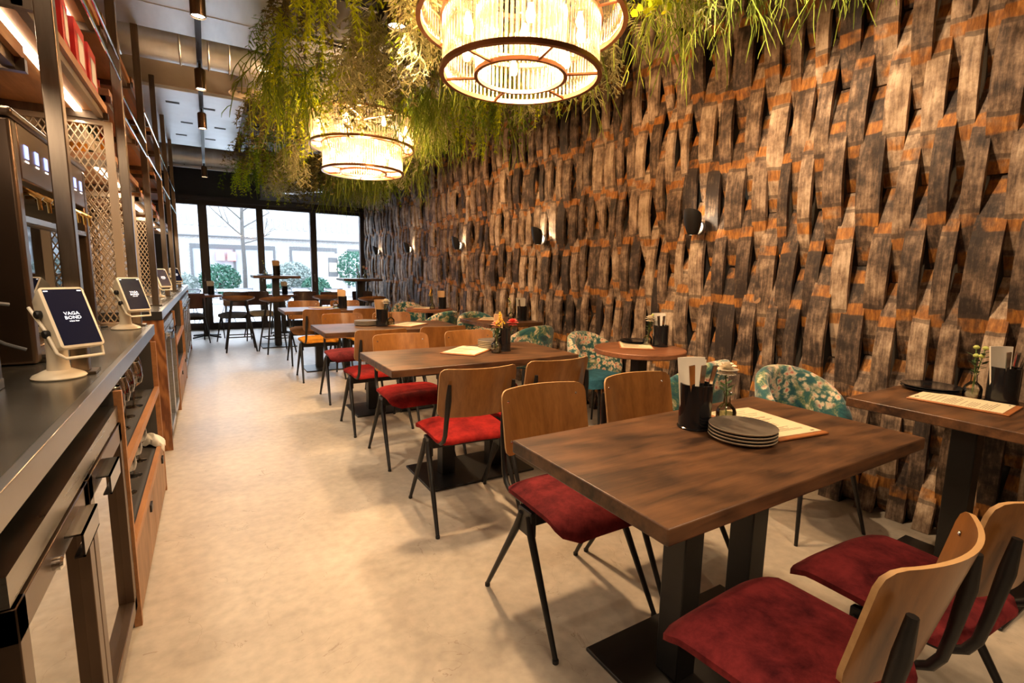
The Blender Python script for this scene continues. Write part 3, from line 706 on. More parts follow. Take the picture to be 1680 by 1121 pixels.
def setvase(x,y,z,kinds,where,rz=0):
    inst(vase,(x,y,z),R(rz),'small glass bud vase '+where,'glass bud vases')
    nm={'w':'white','p':'peach','y':'yellow','g':'pale green','r':'pink red'}
    for i,k in enumerate(kinds): inst(FL[k],(x,y,z),R(rz+60*i),nm[k]+' cut flower in the vase '+where,'cut flowers in vases')
def plates(x,y,z,n,where,pr=None):
    nm=['bottom','second','third','topmost','fifth']; pr=pr or plate; h=.0105 if pr is plate else .009
    for k in range(n): inst(pr,(x,y,z+h*k),0,('topmost' if k==n-1 else nm[k])+' '+('grey brown' if pr is plate else 'black')+' plate of the stack '+where,'stacked plates '+where)
TZ=.751
setpot(1.375,1.075,TZ,'on the nearest table',-20)
setvase(1.50,1.045,TZ,'w','on the nearest table',-10)
plates(1.41,.92,TZ,4,'on the nearest table')
inst(menu,(1.62,.985,TZ),R(-8),'cream menu on an orange clipboard behind the plates on the nearest table','menus on clipboards')
setpot(1.60,2.76,TZ,'on the second table',30,True,1,1)
setvase(1.52,2.70,TZ,'py','on the second table',90)
inst(FL['r'],(1.635,2.74,TZ+.03),R(0),'pink red flower beside the brown napkin in the pot on the second table','cut flowers in vases')
plates(1.59,2.87,TZ,5,'on the second table')
inst(menu,(1.38,2.82,TZ),R(-50),'cream menu on a clipboard left of the flowers on the second table','menus on clipboards')
setpot(1.31,4.42,TZ,'on the third table',20,True,1,0)
inst(FL['w'],(1.33,4.40,TZ+.02),R(200),'cream flower drooping over the pot on the third table','cut flowers in vases')
inst(vase,(1.39,4.42,TZ),0,'small glass bud vase right of the pot on the third table','glass bud vases')
plates(1.19,4.52,TZ,4,'on the third table')
inst(menu,(1.55,4.40,TZ),R(-50),'cream menu on a clipboard at the right of the third table','menus on clipboards')
setpot(1.45,6.60,TZ,'on the fourth table',0,True,1,0)
inst(vase,(1.36,6.58,TZ),0,'small glass bud vase left of the pot on the fourth table','glass bud vases')
inst(menu,(1.24,6.68,TZ),R(-50),'cream menu on the fourth table','menus on clipboards')
setpot(2.72,2.46,TZ,'on the round wall table',-20,cut=2)
setvase(2.655,2.52,TZ,'wg','on the round wall table',40)
plates(2.66,2.64,TZ,2,'on the round wall table',plateb)
inst(menu,(2.56,2.54,TZ),R(-40),'cream menu on the round wall table','menus on clipboards')
setpot(2.84,.69,TZ,'on the right wall table',-30)
setvase(2.80,.775,TZ,'gg','on the right wall table',150)
plates(2.83,.93,TZ,2,'on the right wall table',plateb)
inst(menu,(2.66,.76,TZ),R(4),'cream menu on an orange clipboard on the right wall table','menus on clipboards')
setpot(2.78,4.40,TZ,'on the middle wall table',-10,cut=1)
setvase(2.72,4.52,TZ,'g','on the middle wall table',10)
inst(menu,(2.52,4.60,TZ),R(-40),'cream menu on the middle wall table','menus on clipboards')
setpot(2.62,6.12,TZ,'on the far round wall table',0,True,cut=0)
setvase(2.45,6.05,TZ,'y','on the far round wall table',20)
inst(menu,(2.42,6.25,TZ),R(-40),'cream menu on the far round wall table','menus on clipboards')
setpot(.92,8.72,1.121,'on the left high table',0,True,cut=0)
setvase(.76,8.74,1.121,'g','on the left high table',0); plates(.75,8.68,1.121,1,'on the left high table',plateb)
setvase(2.36,8.95,1.081,'wp','on the high table by the wall',0)
setvase(2.26,9.0,1.081,'g','left on the high table by the wall',0)
setpot(.02,10.25,TZ,'on the left window table',0,cut=0); setpot(1.20,10.2,TZ,'on the small round table behind the high table',0,cut=0)
# ------------------------------------------------------------------ wall lamps
def mk_sconce():
    t=thing('wall_sconce','','wall lamp')     # wall at +X side, projects to -X
    T=Matrix.Rotation(R(-90),4,'Y')
    MB().lathe([(0,.0),(.036,.0),(.038,.01),(.036,.022),(.02,.026),(0,.026)],24,T=T).build('wall_plate','greymetal',t)
    MB().tube([(-.02,0,0),(-.045,.0,.02)],.008,8).build('arm','black',t)
    # half-cup hood, open towards the wall and upwards
    vs=[]; n=20; m=8
    def f(u,v):
        a=R(-148)+R(296)*u; r=.050*(math.sin(PI*(.10+.5*v)))**.6; z=.115*v-.04+.02*math.cos(a)*v
        # hood leaning away from the wall
        return V(-.058-.020*v-r*math.cos(a)*.8,-.006*v+r*math.sin(a),z)
    MB().sheet(f,n,10,lambda u,v:V(.002,0,0)).build('hood','black',t,ang=70)
    MB().lathe([(0,0),(.014,0),(.014,.02),(0,.024)],12,c=(-.062,0,-.01)).build('bulb','bulb',t)
    return t
scn=mk_sconce(); SY=[2.40,4.33,6.30,8.28,10.15]
wl=['nearest black wall sconce, above the two floral armchairs','black wall sconce second from the camera','black wall sconce in the middle of the row of five','black wall sconce fourth from the camera','farthest black wall sconce, next to the window']
for y,l in zip(SY,wl): inst(scn,(XR-.135,y,1.585),0,l,'black wall sconces',1.3)
# ------------------------------------------------------------------ bar, near unit
BX=-.28; CZ=.922
def counter(name,y0,y1,z,label,edge='counter_edge',topm='counter',th=.055,xb=-1.1):
    t=thing(name,label,'counter',(0,y0,0))
    MB().box(xb,0,z-.02,BX-.003,y1-y0,z).build('worktop',topm,t,bevel=.002)
    MB().box(BX-.02,0,z-th,BX,y1-y0,z+.001).build('front_edge',edge,t,bevel=.002)
    MB().box(BX-.045,0,z-th-.02,BX-.022,y1-y0,z-.021).build('wooden_batten','shelfwood',t)
    return t
counter('bar_counter',.1,3.45,CZ,'long zinc topped bar counter in the left foreground')
def fridge(y0,y1,z1,label,nd=2):
    t=thing('glass_door_fridge',label,'fridge',(0,y0,0)); L_=y1-y0; xf=BX+.005
    MB().box(-.95,0,.08,xf-.06,L_,z1).build('cabinet','blackmat',t)
    MB().box(xf-.055,-.0,z1-.05,xf-.005,L_,z1).build('top_rail','steel',t)
    MB().box(-.9,.02,0,xf-.09,L_-.02,.08).build('plinth','blackmat',t)
    dw=L_/nd
    for k in range(nd):
        a=k*dw+.004; b=(k+1)*dw-.004; f=MB(); z0=.085; zt=z1-.055; w=.045
        f.box(xf-.055,a,z0,xf,a+w,zt); f.box(xf-.055,b-w,z0,xf,b,zt); f.box(xf-.055,a,z0,xf,b,z0+w); f.box(xf-.055,a,zt-w*1.3,xf,b,zt)
        d=f.build('door','bronze' if nd==2 and label.startswith('two') else 'steel',t,bevel=.002)
        MB().box(xf-.030,a+w,z0+w,xf-.022,b-w,zt-w*1.3).build('pane','fridgeglass',d)
        MB().box(xf-.045,a+w,z0+.001+w,xf-.043,a+w+.012,zt-w*1.3).build('gasket','blackmat',d)
        # grip: folded steel channel near the meeting edge
        hy=(b-.24) if k%2==0 else (a+.08)
        h=MB(); h.box(xf,hy,zt-.028,xf+.03,hy+.15,zt-.024); h.box(xf+.026,hy,zt-.075,xf+.03,hy+.15,zt-.024); h.box(xf+.012,hy,zt-.075,xf+.03,hy+.15,zt-.071)
        h.build('handle','darksteel',d)
    MB().lathe([(0,0),(.012,0),(.013,.012),(.008,.016),(0,.016)],16,c=(0,0,0),T=Matrix.Translation((xf,dw-.33,z1-.09))@Matrix.Rotation(R(90),4,'Y')).build('lock','chrome',t)
    return t
fridge(.96,2.02,.80,'two door undercounter fridge with bronze framed glass doors in the left foreground')
t=thing('bar_base_cabinet','dark bar base cabinet at the very left bottom corner of the picture','cabinet',(0,-.2,0)); MB().box(-.95,0,.06,BX-.03,1.145,.84).build('cabinet_body','blackmat',t,bevel=.003); MB().box(-.9,.02,0,BX-.09,1.12,.06).build('plinth','blackmat',t)
def shelf_unit(y0,y1,label,zt):
    t=thing('glass_shelf_unit',label,'shelf unit',(0,y0,0)); L_=y1-y0; xf=BX+.012
    for yy in (0,L_-.022): MB().use('soot').box(-.85,yy,0,xf-.022,yy+.022,zt).use('shelfwood').box(xf-.022,yy,0,xf,yy+.022,zt).build('side_panel',None,t)
    MB().box(-.85,.022,.015,-.83,L_-.022,zt).build('back_panel','soot',t)
    m=MB().use('soot').box(-.83,.022,.575,xf-.02,L_-.022,.59).use('shelfwood').box(xf-.02,.022,.565,xf,L_-.022,.60); m.build('shelf_board',None,t)
    m=MB().use('soot').box(-.83,.022,.275,xf-.02,L_-.022,.29).use('shelfwood').box(xf-.02,.022,.268,xf,L_-.022,.30); m.build('shelf_board',None,t)
    n=2; w=(L_-.044)/n
    for k in range(n):
        a=.022+k*w+.003; d=MB().box(xf-.025,a,.03,xf-.002,a+w-.006,.262).build('drawer_front','barnwood',t,bevel=.002)
        MB().box(xf-.002,a+w*.72,.215,xf+.006,a+w*.72+.05,.245).build('pull','black',d)
    return t
shelf_unit(2.03,3.30,'open wooden shelf unit with wine glasses under the bar counter',.845)
def mk_wglass():
    t=thing('wine_glass','','glass')
    MB().lathe([(0,.003),(.034,.001),(.034,.003),(.006,.008),(.0035,.02),(.0035,.085),(.010,.092),(.036,.115),(.043,.145),(.038,.19),(.031,.215)],20).build('glass_body','wineglass',t); MB().lathe([(.0335,.0),(.0345,.0012),(.0335,.0024),(.0325,.0012),(.0335,0)],20).lathe([(.0302,.215),(.031,.2162),(.0318,.215),(.031,.2138),(.0302,.215)],20).build('rim','chrome',t)  # chrome rings added to imitate bright glints along the glass edges
    return t
wg=mk_wglass()
q=random.Random(2)
for k in range(12): inst(wg,(-.345-.10*(k%2)+q.uniform(-.01,.01),2.12+.095*k+q.uniform(-.01,.01),.591),0,'stemmed wine glass on the upper shelf under the near counter','wine glasses on the upper shelf under the near counter')
for k in range(10): inst(wg,(-.345-.10*(k%2),2.14+.105*k,.291),0,'stemmed wine glass on the lower shelf under the near counter','wine glasses on the lower shelf under the near counter',.9)
# folded cloth
def clothf(u,v): return V(-.42+.165*u,.0+.09*v+.02*math.sin(u*5),.335-.035*max(0,u-.75)*4+.02*math.sin(v*PI)+.006*math.sin(u*23+v*9))
tag(MB().sheet(clothf,24,8,lambda u,v:V(0,0,-.03)).build('folded_cloth','napkin',None,loc=(.0,3.17,0),ang=80),'crumpled cream cloth lying on the lower bar shelf corner','cloth')
# ------------------------------------------------------------------ bar, far unit
counter('bar_counter',4.02,9.3,.95,'far bar counter with dark top beyond the wood end panel','counter_edge','counter')
t=thing('bar_end_panel','tall grained orange wood end panel of the far bar unit','panel',(0,4.0,0))
MB().box(-1.0,-.001,0,BX+.006,.02,.895).build('board','endwood',t)
MB().box(-1.0,-.006,.896,BX+.002,.019,.952).build('cap','blackmat',t)
fridge(4.06,5.10,.86,'steel glass door fridge in the far bar unit, behind the wood end panel')
shelf_unit(5.12,6.6,'open wooden shelf unit in the far bar unit',.87)
fridge(6.62,7.7,.86,'second steel glass door fridge in the far bar unit')
t=thing('bar_end_panel','orange wood end panel at the window end of the far bar','panel',(0,8.9,0)); MB().box(-1.0,0,0,BX+.006,.02,.89).build('board','endwood',t)
fridge(7.72,8.88,.86,'farthest glass door fridge of the bar near the window')
for k in range(8): inst(wg,(-.37-.1*(k%2),5.25+.15*k,.591),0,'stemmed wine glass on the upper shelf of the far bar unit','wine glasses in the far bar unit')
# ------------------------------------------------------------------ back bar frames
PX=-.36
posts=[(1.985,'nearest raw steel shelf post standing on the bar counter'),(3.42,'second raw steel shelf post, left of the second terminal'),(4.62,'third raw steel shelf post'),(5.95,'fourth raw steel shelf post'),(7.1,'fifth raw steel shelf post'),(8.4,'sixth raw steel shelf post, by the window'),(.55,'raw steel shelf post outside the left edge')]
def mk_post(h):
    t=thing('steel_post','','post')
    MB().box(-.021,-.021,.008,.021,.021,h).build('upright','steel_post',t,bevel=.003)
    MB().box(-.04,-.04,0,.04,.04,.008).build('foot_plate','steel_post',t)
    return t
pp=mk_post(2.07)
for y,l in posts[:6]:
    z=CZ if y<3.5 else .951
    o=inst(pp,(PX+.007,y,z+.001),0,l,'shelf posts on the bar')
    if y>4: o.scale=(1,1,.985)
# rear posts + shelves (one shelving frame thing per bay)
def bay(y0,y1,zs,label,bottles=0,rails=(2.03,2.13)):
    t=thing('wall_shelf_bay',label,'shelf',(0,y0,0)); L_=y1-y0
    for z in zs:
        b=MB().use('shelfwood').box(-.86,.03,z,PX-.035,L_-.03,z+.035).use('steel_post').box(PX-.075,.03,z-.03,PX-.05,L_-.03,z).box(-.84,.03,z-.03,-.80,L_-.03,z)
        s=b.build('shelf_board',None,t)
        if y0<3 or z==zs[0]: MB().box(-.52,.06,z-.012,-.49,L_-.06,z-.001).build('light_strip','led',s)  # in the far bays a strip is added so the shelves stay lit
    for yy in (.03,L_-.055): 
        f=MB(); 
        for z in zs: f.box(-.86,yy,z-.035,PX-.03,yy+.025,z-.001)
        f.box(-.88,yy,CZ+.03,-.85,yy+.025,2.95)
        f.build('cross_frame','steel_post',t)
    for z in rails:
        MB().tube([(PX+.025,0,z),(PX+.025,L_,z)],.007,8).build('rail','chrome',t)
    return t
bay(.55,1.955,(1.80,2.35),'steel framed wall shelf bay at the top left corner with brown wood shelf',rails=())
bay(2.015,3.39,(2.01,2.42),'wall shelf bay behind the nearest post with red boxes on it',rails=(2.20,2.30))
bay(3.45,4.59,(1.80,2.13,2.5),'wall shelf bay between second and third post')
bay(4.65,5.92,(1.75,2.15,2.55),'wall shelf bay between third and fourth post',rails=(2.05,2.35))
bay(5.98,7.07,(1.7,2.1,2.5),'wall shelf bay between fourth and fifth post',rails=(2.0,2.3))
bay(7.13,8.37,(1.7,2.1,2.5),'wall shelf bay at the window end of the bar',rails=(1.95,2.25))
# pale wall panel behind the shelves
struct(MB().box(-.95,.3,.96,-.93,8.6,2.98).build('trim_3','creampaint'))
# expanded metal panels across the bays
def mesh_panel(y,x0,x1,z0,z1,label,g=None):
    t=thing('expanded_metal_panel',label,'panel',(0,y,0),0,g); nx=int((x1-x0)/.0145); nz=int((z1-z0)/.026); m=MB(); dx=(x1-x0)/nx; dz=(z1-z0)/nz
    for i in range(nx+1):
        for j in range(nz):
            xc=x0+i*dx; za=z0+j*dz
            if i<nx:
                if (i+j)%2==0: m.tube([(xc,0,za),(xc+dx,0,za+dz)],.0034,4,cap=False)
                else: m.tube([(xc+dx,0,za),(xc,0,za+dz)],.0034,4,cap=False)
    m.build('mesh','creampaint',t,smooth=False)
    f=MB(); f.box(x0-.02,-.012,z0-.02,x0,.012,z1+.02); f.box(x1,-.012,z0-.02,x1+.035,.012,z1+.02); f.box(x0,-.012,z1,x1,.012,z1+.03); f.box(x0,-.012,z0-.02,x1,.012,z0); f.build('frame','creampaint',t)
mesh_panel(3.36,-.80,-.415,CZ+.025,1.95,'beige expanded metal panel between the wine dispenser and the second post')
mesh_panel(4.55,-.80,-.46,.98,1.72,'expanded metal panel beside the third post','far expanded metal panels')
mesh_panel(5.88,-.80,-.46,.98,1.66,'expanded metal panel beside the fourth post','far expanded metal panels')
# wine dispensers
def dispenser(y0,y1,xf,z1,label,nd=8):
    t=thing('wine_dispenser',label,'wine dispenser',(0,y0,0)); L_=y1-y0; z0=CZ+.002; h=z1
    b=MB(); b.box(-.9,0,z0,xf,.06,h-.03); b.box(-.9,L_-.06,z0,xf,L_,h-.03); b.box(-.9,.06,z0,-.86,L_-.06,h-.03); b.box(-.86,.06,z0,xf-.02,L_-.06,z0+.05)
    b.build('casing','bronze',t,bevel=.012)
    MB().box(-.9,-.006,h-.03,xf+.006,L_+.006,h).build('lid','bronze',t,bevel=.01)
    MB().box(-.86,.06,h-.21,xf,L_-.06,h-.031).build('control_panel','bronze',t,bevel=.006)
    MB().box(-.80,.06,z0+.05,-.78,L_-.06,h-.22).build('lit_interior','interior',t)
    MB().box(xf-.045,.06,z0+.07,xf-.039,L_-.06,h-.34).build('glass_front','dispglass',t)
    MB().box(xf-.06,.06,h-.345,xf-.005,L_-.06,h-.325).build('spout_rail','steel',t)
    MB().box(xf-.05,.05,z0,xf+.012,L_-.05,z0+.025).build('drip_tray','steel',t)
    for k in range(nd):
        y=.13+(L_-.26)*k/(nd-1)
        d=MB().box(xf,y-.019,h-.135,xf+.003,y+.019,h-.093).build('display','display',t)
        MB().box(xf+.0005,y-.018,h-.148,xf+.002,y+.018,h-.143).build('caption','displaytxt',d)
        s=MB(); s.tube([(xf-.04,y,h-.25),(xf+.0,y,h-.245),(xf+.02,y,h-.262),(xf+.022,y,h-.30)],.006,8); s.tube([(xf-.03,y,h-.225),(xf+.03,y,h-.262)],.008,6); s.build('spout','gold',t)
    return t
dispenser(2.20,3.30,-.50,1.735,'large bronze wine dispenser with blue displays behind the nearest terminal')
dispenser(.75,1.88,-.50,1.60,'wine dispenser with a steel framed glass front at the left edge',6)
def mk_bottle(m,h=.30):
    t=thing('wine_bottle','','bottle'); s=h/.30
    MB().lathe([(0,.0),(.035,.0),(.037,.006),(.037,.18*s),(.030,.215*s),(.014,.24*s),(.0135,.295*s),(.016,.297*s),(.015,h),(0,h)],20).build('bottle_body',m,t)
    MB().lathe([(.0375,.05),(.0375,.14*s)],20).build('paper_label','bottlelabel',t)
    return t
bd=mk_bottle('darkglass'); ba=mk_bottle('amber',.27); br=mk_bottle('redthing',.27)
for k in range(7): inst(bd,(-.66,2.33+.12*k,CZ+.055),0,'dark wine bottle behind the glass of the bronze wine dispenser','wine bottles inside the bronze dispenser')
for k in range(5): inst(bd,(-.66,.92+.18*k,CZ+.055),0,'dark wine bottle in the wine dispenser at the left edge','wine bottles inside the left dispenser')
def mk_box():
    t=thing('gift_box','','box')
    MB().box(-.09,-.10,0,.09,.10,.20).build('carton','redthing',t,bevel=.003)
    MB().box(.0905,-.06,.04,.0925,.05,.15).build('front_label','white',t); return t
gb=mk_box()
for y,l in ((2.35,'nearest'),(2.62,'second'),(2.89,'third'),(3.16,'farthest')): inst(gb,(-.50,y,2.046),R(q.uniform(-6,6)),l+' red box with white label on the shelf behind the nearest post','red boxes on the shelf')
bays=[(3.55,1.836,'second'),(3.55,2.166,'second'),(4.78,1.786,'third'),(4.78,2.186,'third'),(6.1,1.736,'fourth'),(6.1,2.136,'fourth'),(7.25,1.736,'last'),(7.25,2.136,'last')]
for (y,z,w) in bays:
    for k in range(5):
        p=(ba,bd,bd,ba,br)[(k+int(y*3))%5]
        inst(p,(-.55,y+.2*k,z),0,'bottle on the %s shelf of the %s bay behind the bar'%('upper' if z>2.0 else 'lower',w),'bottles on the back bar shelves')
# ------------------------------------------------------------------ ordering terminals
def text_mesh(s,size,name,m,parent,loc,rot):
    cu=bpy.data.curves.new(name,'FONT'); cu.body=s; cu.size=size; cu.align_x='CENTER'; cu.extrude=.0002; cu.resolution_u=2
    o=bpy.data.objects.new(name+'_t',cu); COL.objects.link(o); bpy.context.view_layer.update()
    me=bpy.data.meshes.new_from_object(o.evaluated_get(bpy.context.evaluated_depsgraph_get())); bpy.data.objects.remove(o); bpy.data.curves.remove(cu)
    me.materials.clear(); me.materials.append(M[m]); n=bpy.data.objects.new(name,me); COL.objects.link(n); n.parent=parent; n.location=loc; n.rotation_euler=rot; return n
def mk_term():
    t=thing('ordering_terminal','','terminal')
    MB().lathe([(0,0),(.061,0),(.064,.004),(.060,.010),(.032,.024),(.0,.024)],40).build('base','cream',t)
    MB().lathe([(.028,.02),(.025,.05),(.024,.15),(.024,.185),(0,.19)],32).build('column','cream',t)
    # head: screen normal (local) = -Y tilted up; built in head space then tilted
    T=Matrix.Translation((0,-.062,.170))@Matrix.Rotation(R(-27),4,'X')
    w,h=.054,.092
    hd=MB()
    fr=[]
    def ring(hw,hh,y,rad=.010,n=4):
        o=[]
        for (sx,sz,a0) in ((1,1,0),(-1,1,90),(-1,-1,180),(1,-1,270)):
            for k in range(n+1):
                a=R(a0+90*k/n); o.append(T@V(sx*(hw-rad)+rad*math.cos(a),y,sz*(hh-rad)+rad*math.sin(a)))
        return o
    rings=[ring(w-.004,h-.004,-.034),ring(w,h,-.032),ring(w,h,-.020),ring(w-.003,h-.012,.02),ring(w-.012,h-.04,.045,.012)]
    vs=[p for r_ in rings for p in r_]; n=len(rings[0]); fs=[tuple(range(n))]
    for i in range(len(rings)-1):
        for k in range(n): a=i*n+k;b=i*n+(k+1)%n; fs.append((a,a+n,b+n,b))
    fs.append(tuple((len(rings)-1)*n+k for k in reversed(range(n))))
    hd.add(vs,fs); ho=hd.build('head','cream',t,ang=50)
    m=MB(); m.add([T@V(sx*(w-.007),-.0345,sz*(h-.007)) for sx,sz in ((-1,-1),(1,-1),(1,1),(-1,1))],[(0,1,2,3)]); 
    so=m.build('screen','screen',ho,smooth=False)
    rx=T.to_euler()
    def onscreen(x,z): return T@V(x,-.0352,z)
    e=(rx.x+PI/2,0,0)
    text_mesh('VAGA',.014,'screen_text','screentext',so,onscreen(0,.005),e)
    text_mesh('BOND',.014,'screen_text','screentext',so,onscreen(0,-.008),e)
    text_mesh('wine bar',.007,'screen_text','screentext',so,onscreen(0,-.016),e)
    for sx in (-1,1): MB().box(sx*.040-.005,-.0352,.078,sx*.040+.005,-.0346,.081,T).build('status_mark','screentext',so)
    for z in (.025,-.035):
        MB().lathe([(0,0),(.011,0),(.012,.01),(.009,.014),(0,.014)],16,T=T@Matrix.Translation((-w+.002,.0,z))@Matrix.Rotation(R(-90),4,'Y')).build('clamp_knob','black',t)
    MB().tube([T@V(-w-.004,.03,.06),T@V(-w-.004,.0,-.02),T@V(-w-.004,-.012,-.098),T@V(-w+.008,-.02,-.118),T@V(w-.008,-.02,-.118),T@V(w-.002,-.015,-.09)],.0045,8).build('support_loop','cream',t)
    return t
tm=mk_term()
for (x,y,z,rz,l) in ((-.395,1.93,CZ+.001,38,'nearest cream ordering terminal with dark tilted screen on the bar counter'),
                   (-.385,3.26,CZ+.001,36,'second cream ordering terminal, at the end of the near counter'),
                   (-.42,5.75,.952,38,'third cream ordering terminal, on the far counter'),
                   (-.40,7.55,.952,38,'farthest cream ordering terminal, by the window end of the bar')):
    inst(tm,(x,y,z),R(rz),l,'ordering terminals on the bar')
tag(MB().tube([(-.485,1.93,1.14),(-.53,1.90,1.15),(-.56,1.89,1.12),(-.55,1.90,1.07),(-.50,1.92,1.03),(-.46,1.93,1.01)],.005,8).build('terminal_cable','greymetal'),'grey looped cable behind the nearest terminal','cable')
tag(MB().tube([(-.47,3.33,.93),(-.52,3.30,.928),(-.60,3.32,.93),(-.62,3.34,.95)],.005,8).build('terminal_cable','blackmat'),'black cable lying at the foot of the second terminal','cable')
# ------------------------------------------------------------------ ceiling equipment
t=thing('air_duct','large galvanised rectangular air duct crossing the ceiling nearest the camera','duct',(0,0,2.92))
MB().box(-.75,2.2,0,.50,4.62,.55).build('duct_body','galv',t,bevel=.01)
for y in (2.8,3.5,4.2): MB().box(-.76,y-.012,-.004,.505,y+.012,.552).build('seam_flange','galv',t)
t=thing('ceiling_panel','pale steel ceiling box with small slots, beyond the large duct','ceiling panel',(0,0,2.92))
MB().box(-1.1,6.05,0,.42,8.65,.6).build('panel_body','galv_white',t,bevel=.004)
MB().box(-1.1,6.03,.03,.5,6.049,.62).build('front_face','wallbeige',t)
for (x,y) in ((-.22,6.5),(.10,6.55),(-.12,7.3),(.22,7.35),(-.20,8.0),(.12,8.05)): MB().box(x-.06,y-.03,-.003,x+.06,y+.03,-.0005).build('slot','blackmat',t)
MB().box(.02,6.05,-.002,.028,8.6,-.0003).build('joint','blackmat',t)
t=thing('round_duct','ribbed round silver duct crossing under the ceiling behind the rectangular duct','duct',(0,5.22,3.07))
MB().tube([(-.9,0,0),(.28,0,0),(.42,.02,-.01),(.5,.1,-.02)],.16,20).build('pipe','galv',t)
for x in (-.5,-.1,.1,.25): MB().lathe([(.164,-.008),(.170,0),(.164,.008)],20,T=Matrix.Translation((x,0,0))@Matrix.Rotation(R(90),4,'Y')).build('rib','galv',t)
t=thing('air_diffuser','cream round slotted air diffuser hanging under the duct','air vent',(.41,5.45,2.82))
MB().lathe([(.115,.03),(.115,.13),(.10,.13),(.10,.30)],28).build('neck','galv',t)
m=MB()
for a,b in ((.165,.135),(.12,.095),(.08,.058),(.042,.0)): m.lathe([(a,.0),(a-.004,.012),(max(b,0),.026),(max(b,0),.018),(a,.0)],32)
m.build('ring_louvres','cream',t)
t=thing('round_duct','dark round duct along the top of the window wall','duct',(0,YW-.9,3.12)); MB().tube([(-1.1,0,0),(2.8,0,0)],.19,20).build('pipe','galv',t)
t=thing('silver_duct_bend','bent silver duct hanging under the plants before the window','duct',(0,10.6,2.72)); MB().tube([(1.15,.0,.35),(1.18,0,.12),(1.3,0,.02),(1.5,0,.03),(2.2,0,.16),(2.9,0,.34)],.12,18).build('pipe','galv',t); MB().tube([(2.2,0,.2),(2.2,0,.80)],.01,6).build('hanger','black',t)
t=thing('lighting_truss','white lighting rail with hooks hanging before the window','rail',(0,YW-1.0,2.93))
MB().box(-.9,-.02,-.02,1.3,.02,.02).build('bar','white',t)
for x in (-.25,.15,.55): MB().tube([(x,0,.0),(x,0,.6)],.008,6).build('hanger','black',t)
# track and spots
t=thing('light_track','dark spotlight track hanging along the aisle','light track',(.03,0,2.80))
MB().box(-.018,-1.5,-.015,.018,9.6,.015).build('rail','black',t)
for y in (0.2,3,5.4,7.8): MB().tube([(0,y,.015),(0,y,.75)],.004,6).build('hanger','greymetal',t)
def mk_spot():
    t=thing('track_spotlight','','spotlight')
    MB().lathe([(.036,0),(.038,.003),(.038,.14),(.030,.15),(0,.15)],24).build('housing','bronze',t)
    MB().lathe([(0,.012),(.034,.010)],20).build('lens','spotglow',t)
    MB().tube([(0,0,.15),(0,0,.19)],.010,8).build('stem','black',t); return t
sp=mk_spot()
for y,l in ((-1.0,'unseen track spotlight added behind the camera'),(3.42,'nearest bronze track spotlight at the top of the picture'),(4.75,'second bronze track spotlight on the aisle track'),(6.05,'third bronze track spotlight on the aisle track'),(8.9,'farthest track spotlight, before the window')):
    inst(sp,(.03,y,2.60 if y<8 else 2.55),0,l,'track spotlights')
inst(sp,(.98,2.93,2.60),0,'bronze cylinder spotlight among the hanging plants left of the near chandelier','track spotlights',1.35)
# ------------------------------------------------------------------ chandeliers
def mk_ch():
    t=thing('tiered_glass_chandelier','','chandelier')
    def ribbed(Rr,z0,z1,n,amp=.006):
        m=MB()
        for i in range(n):
            a=2*PI*i/n; m.tube([(Rr*math.cos(a),Rr*math.sin(a),z0),(Rr*math.cos(a),Rr*math.sin(a),z1)],.0085,6,cap=False)
        return m
    def ringm(m,Rr,z,w=.022,h=.022): m.lathe([(Rr-w/2,z),(Rr+w/2,z),(Rr+w/2,z+h),(Rr-w/2,z+h),(Rr-w/2,z)],72)
    # lower tier (bottom z=0), upper tier bottom z=.235
    ribbed(.375,.02,.25,96).build('lower_glass_rods','rods',t,ang=180)
    ribbed(.215,.02,.30,54).build('inner_glass_rods','rods',t,ang=180)
    ribbed(.485,.255,.50,120).build('upper_glass_rods','rods',t,ang=180)
    m=MB(); ringm(m,.385,0); ringm(m,.22,0,.018,.018)
    for k in range(6):
        a=k*PI/3+.35; m.tube([(.225*math.cos(a),.225*math.sin(a),.01),(.38*math.cos(a),.38*math.sin(a),.01)],.008,6)
    m.build('lower_ring_frame','copper',t,ang=50)
    m=MB(); ringm(m,.495,.235); ringm(m,.385,.25,.012,.012)
    for k in range(6):
        a=k*PI/3; m.tube([(.39*math.cos(a),.39*math.sin(a),.245),(.49*math.cos(a),.49*math.sin(a),.245)],.007,6)
    ringm(m,.495,.50)
    for k in range(6):
        a=k*PI/3; m.tube([(.02*math.cos(a),.02*math.sin(a),.52),(.49*math.cos(a),.49*math.sin(a),.51)],.009,6)
    m.build('upper_ring_frame','copper',t,ang=50)
    MB().tube([(0,0,.30),(0,0,1.30)],.012,8).build('stem','copper',t)
    MB().lathe([(0,1.30),(.07,1.30),(.07,1.33),(0,1.33)],24).build('ceiling_rose','copper',t)
    for k in range(6):
        a=k*PI/3+.1; c=V(.30*math.cos(a),.30*math.sin(a),.15); MB().lathe([(0,-.03),(.016,-.024),(.022,0),(.014,.026),(.011,.045),(0,.045)],12,c=c).build('bulb','bulb',t)
    for k in range(8):
        a=k*PI/4+.2; c=V(.43*math.cos(a),.43*math.sin(a),.40); MB().lathe([(0,-.03),(.016,-.024),(.022,0),(.014,.026),(.011,.045),(0,.045)],12,c=c).build('bulb','bulb',t)
    return t
ch=mk_ch(); CHP=[(1.37,2.23),(1.385,5.22)]
inst(ch,(CHP[0][0],CHP[0][1],2.20),0,'near two tiered copper and glass rod chandelier at the top of the picture','tiered chandeliers')
inst(ch,(CHP[1][0],CHP[1][1],2.20),0,'far two tiered glass rod chandelier among the hanging plants','tiered chandeliers')
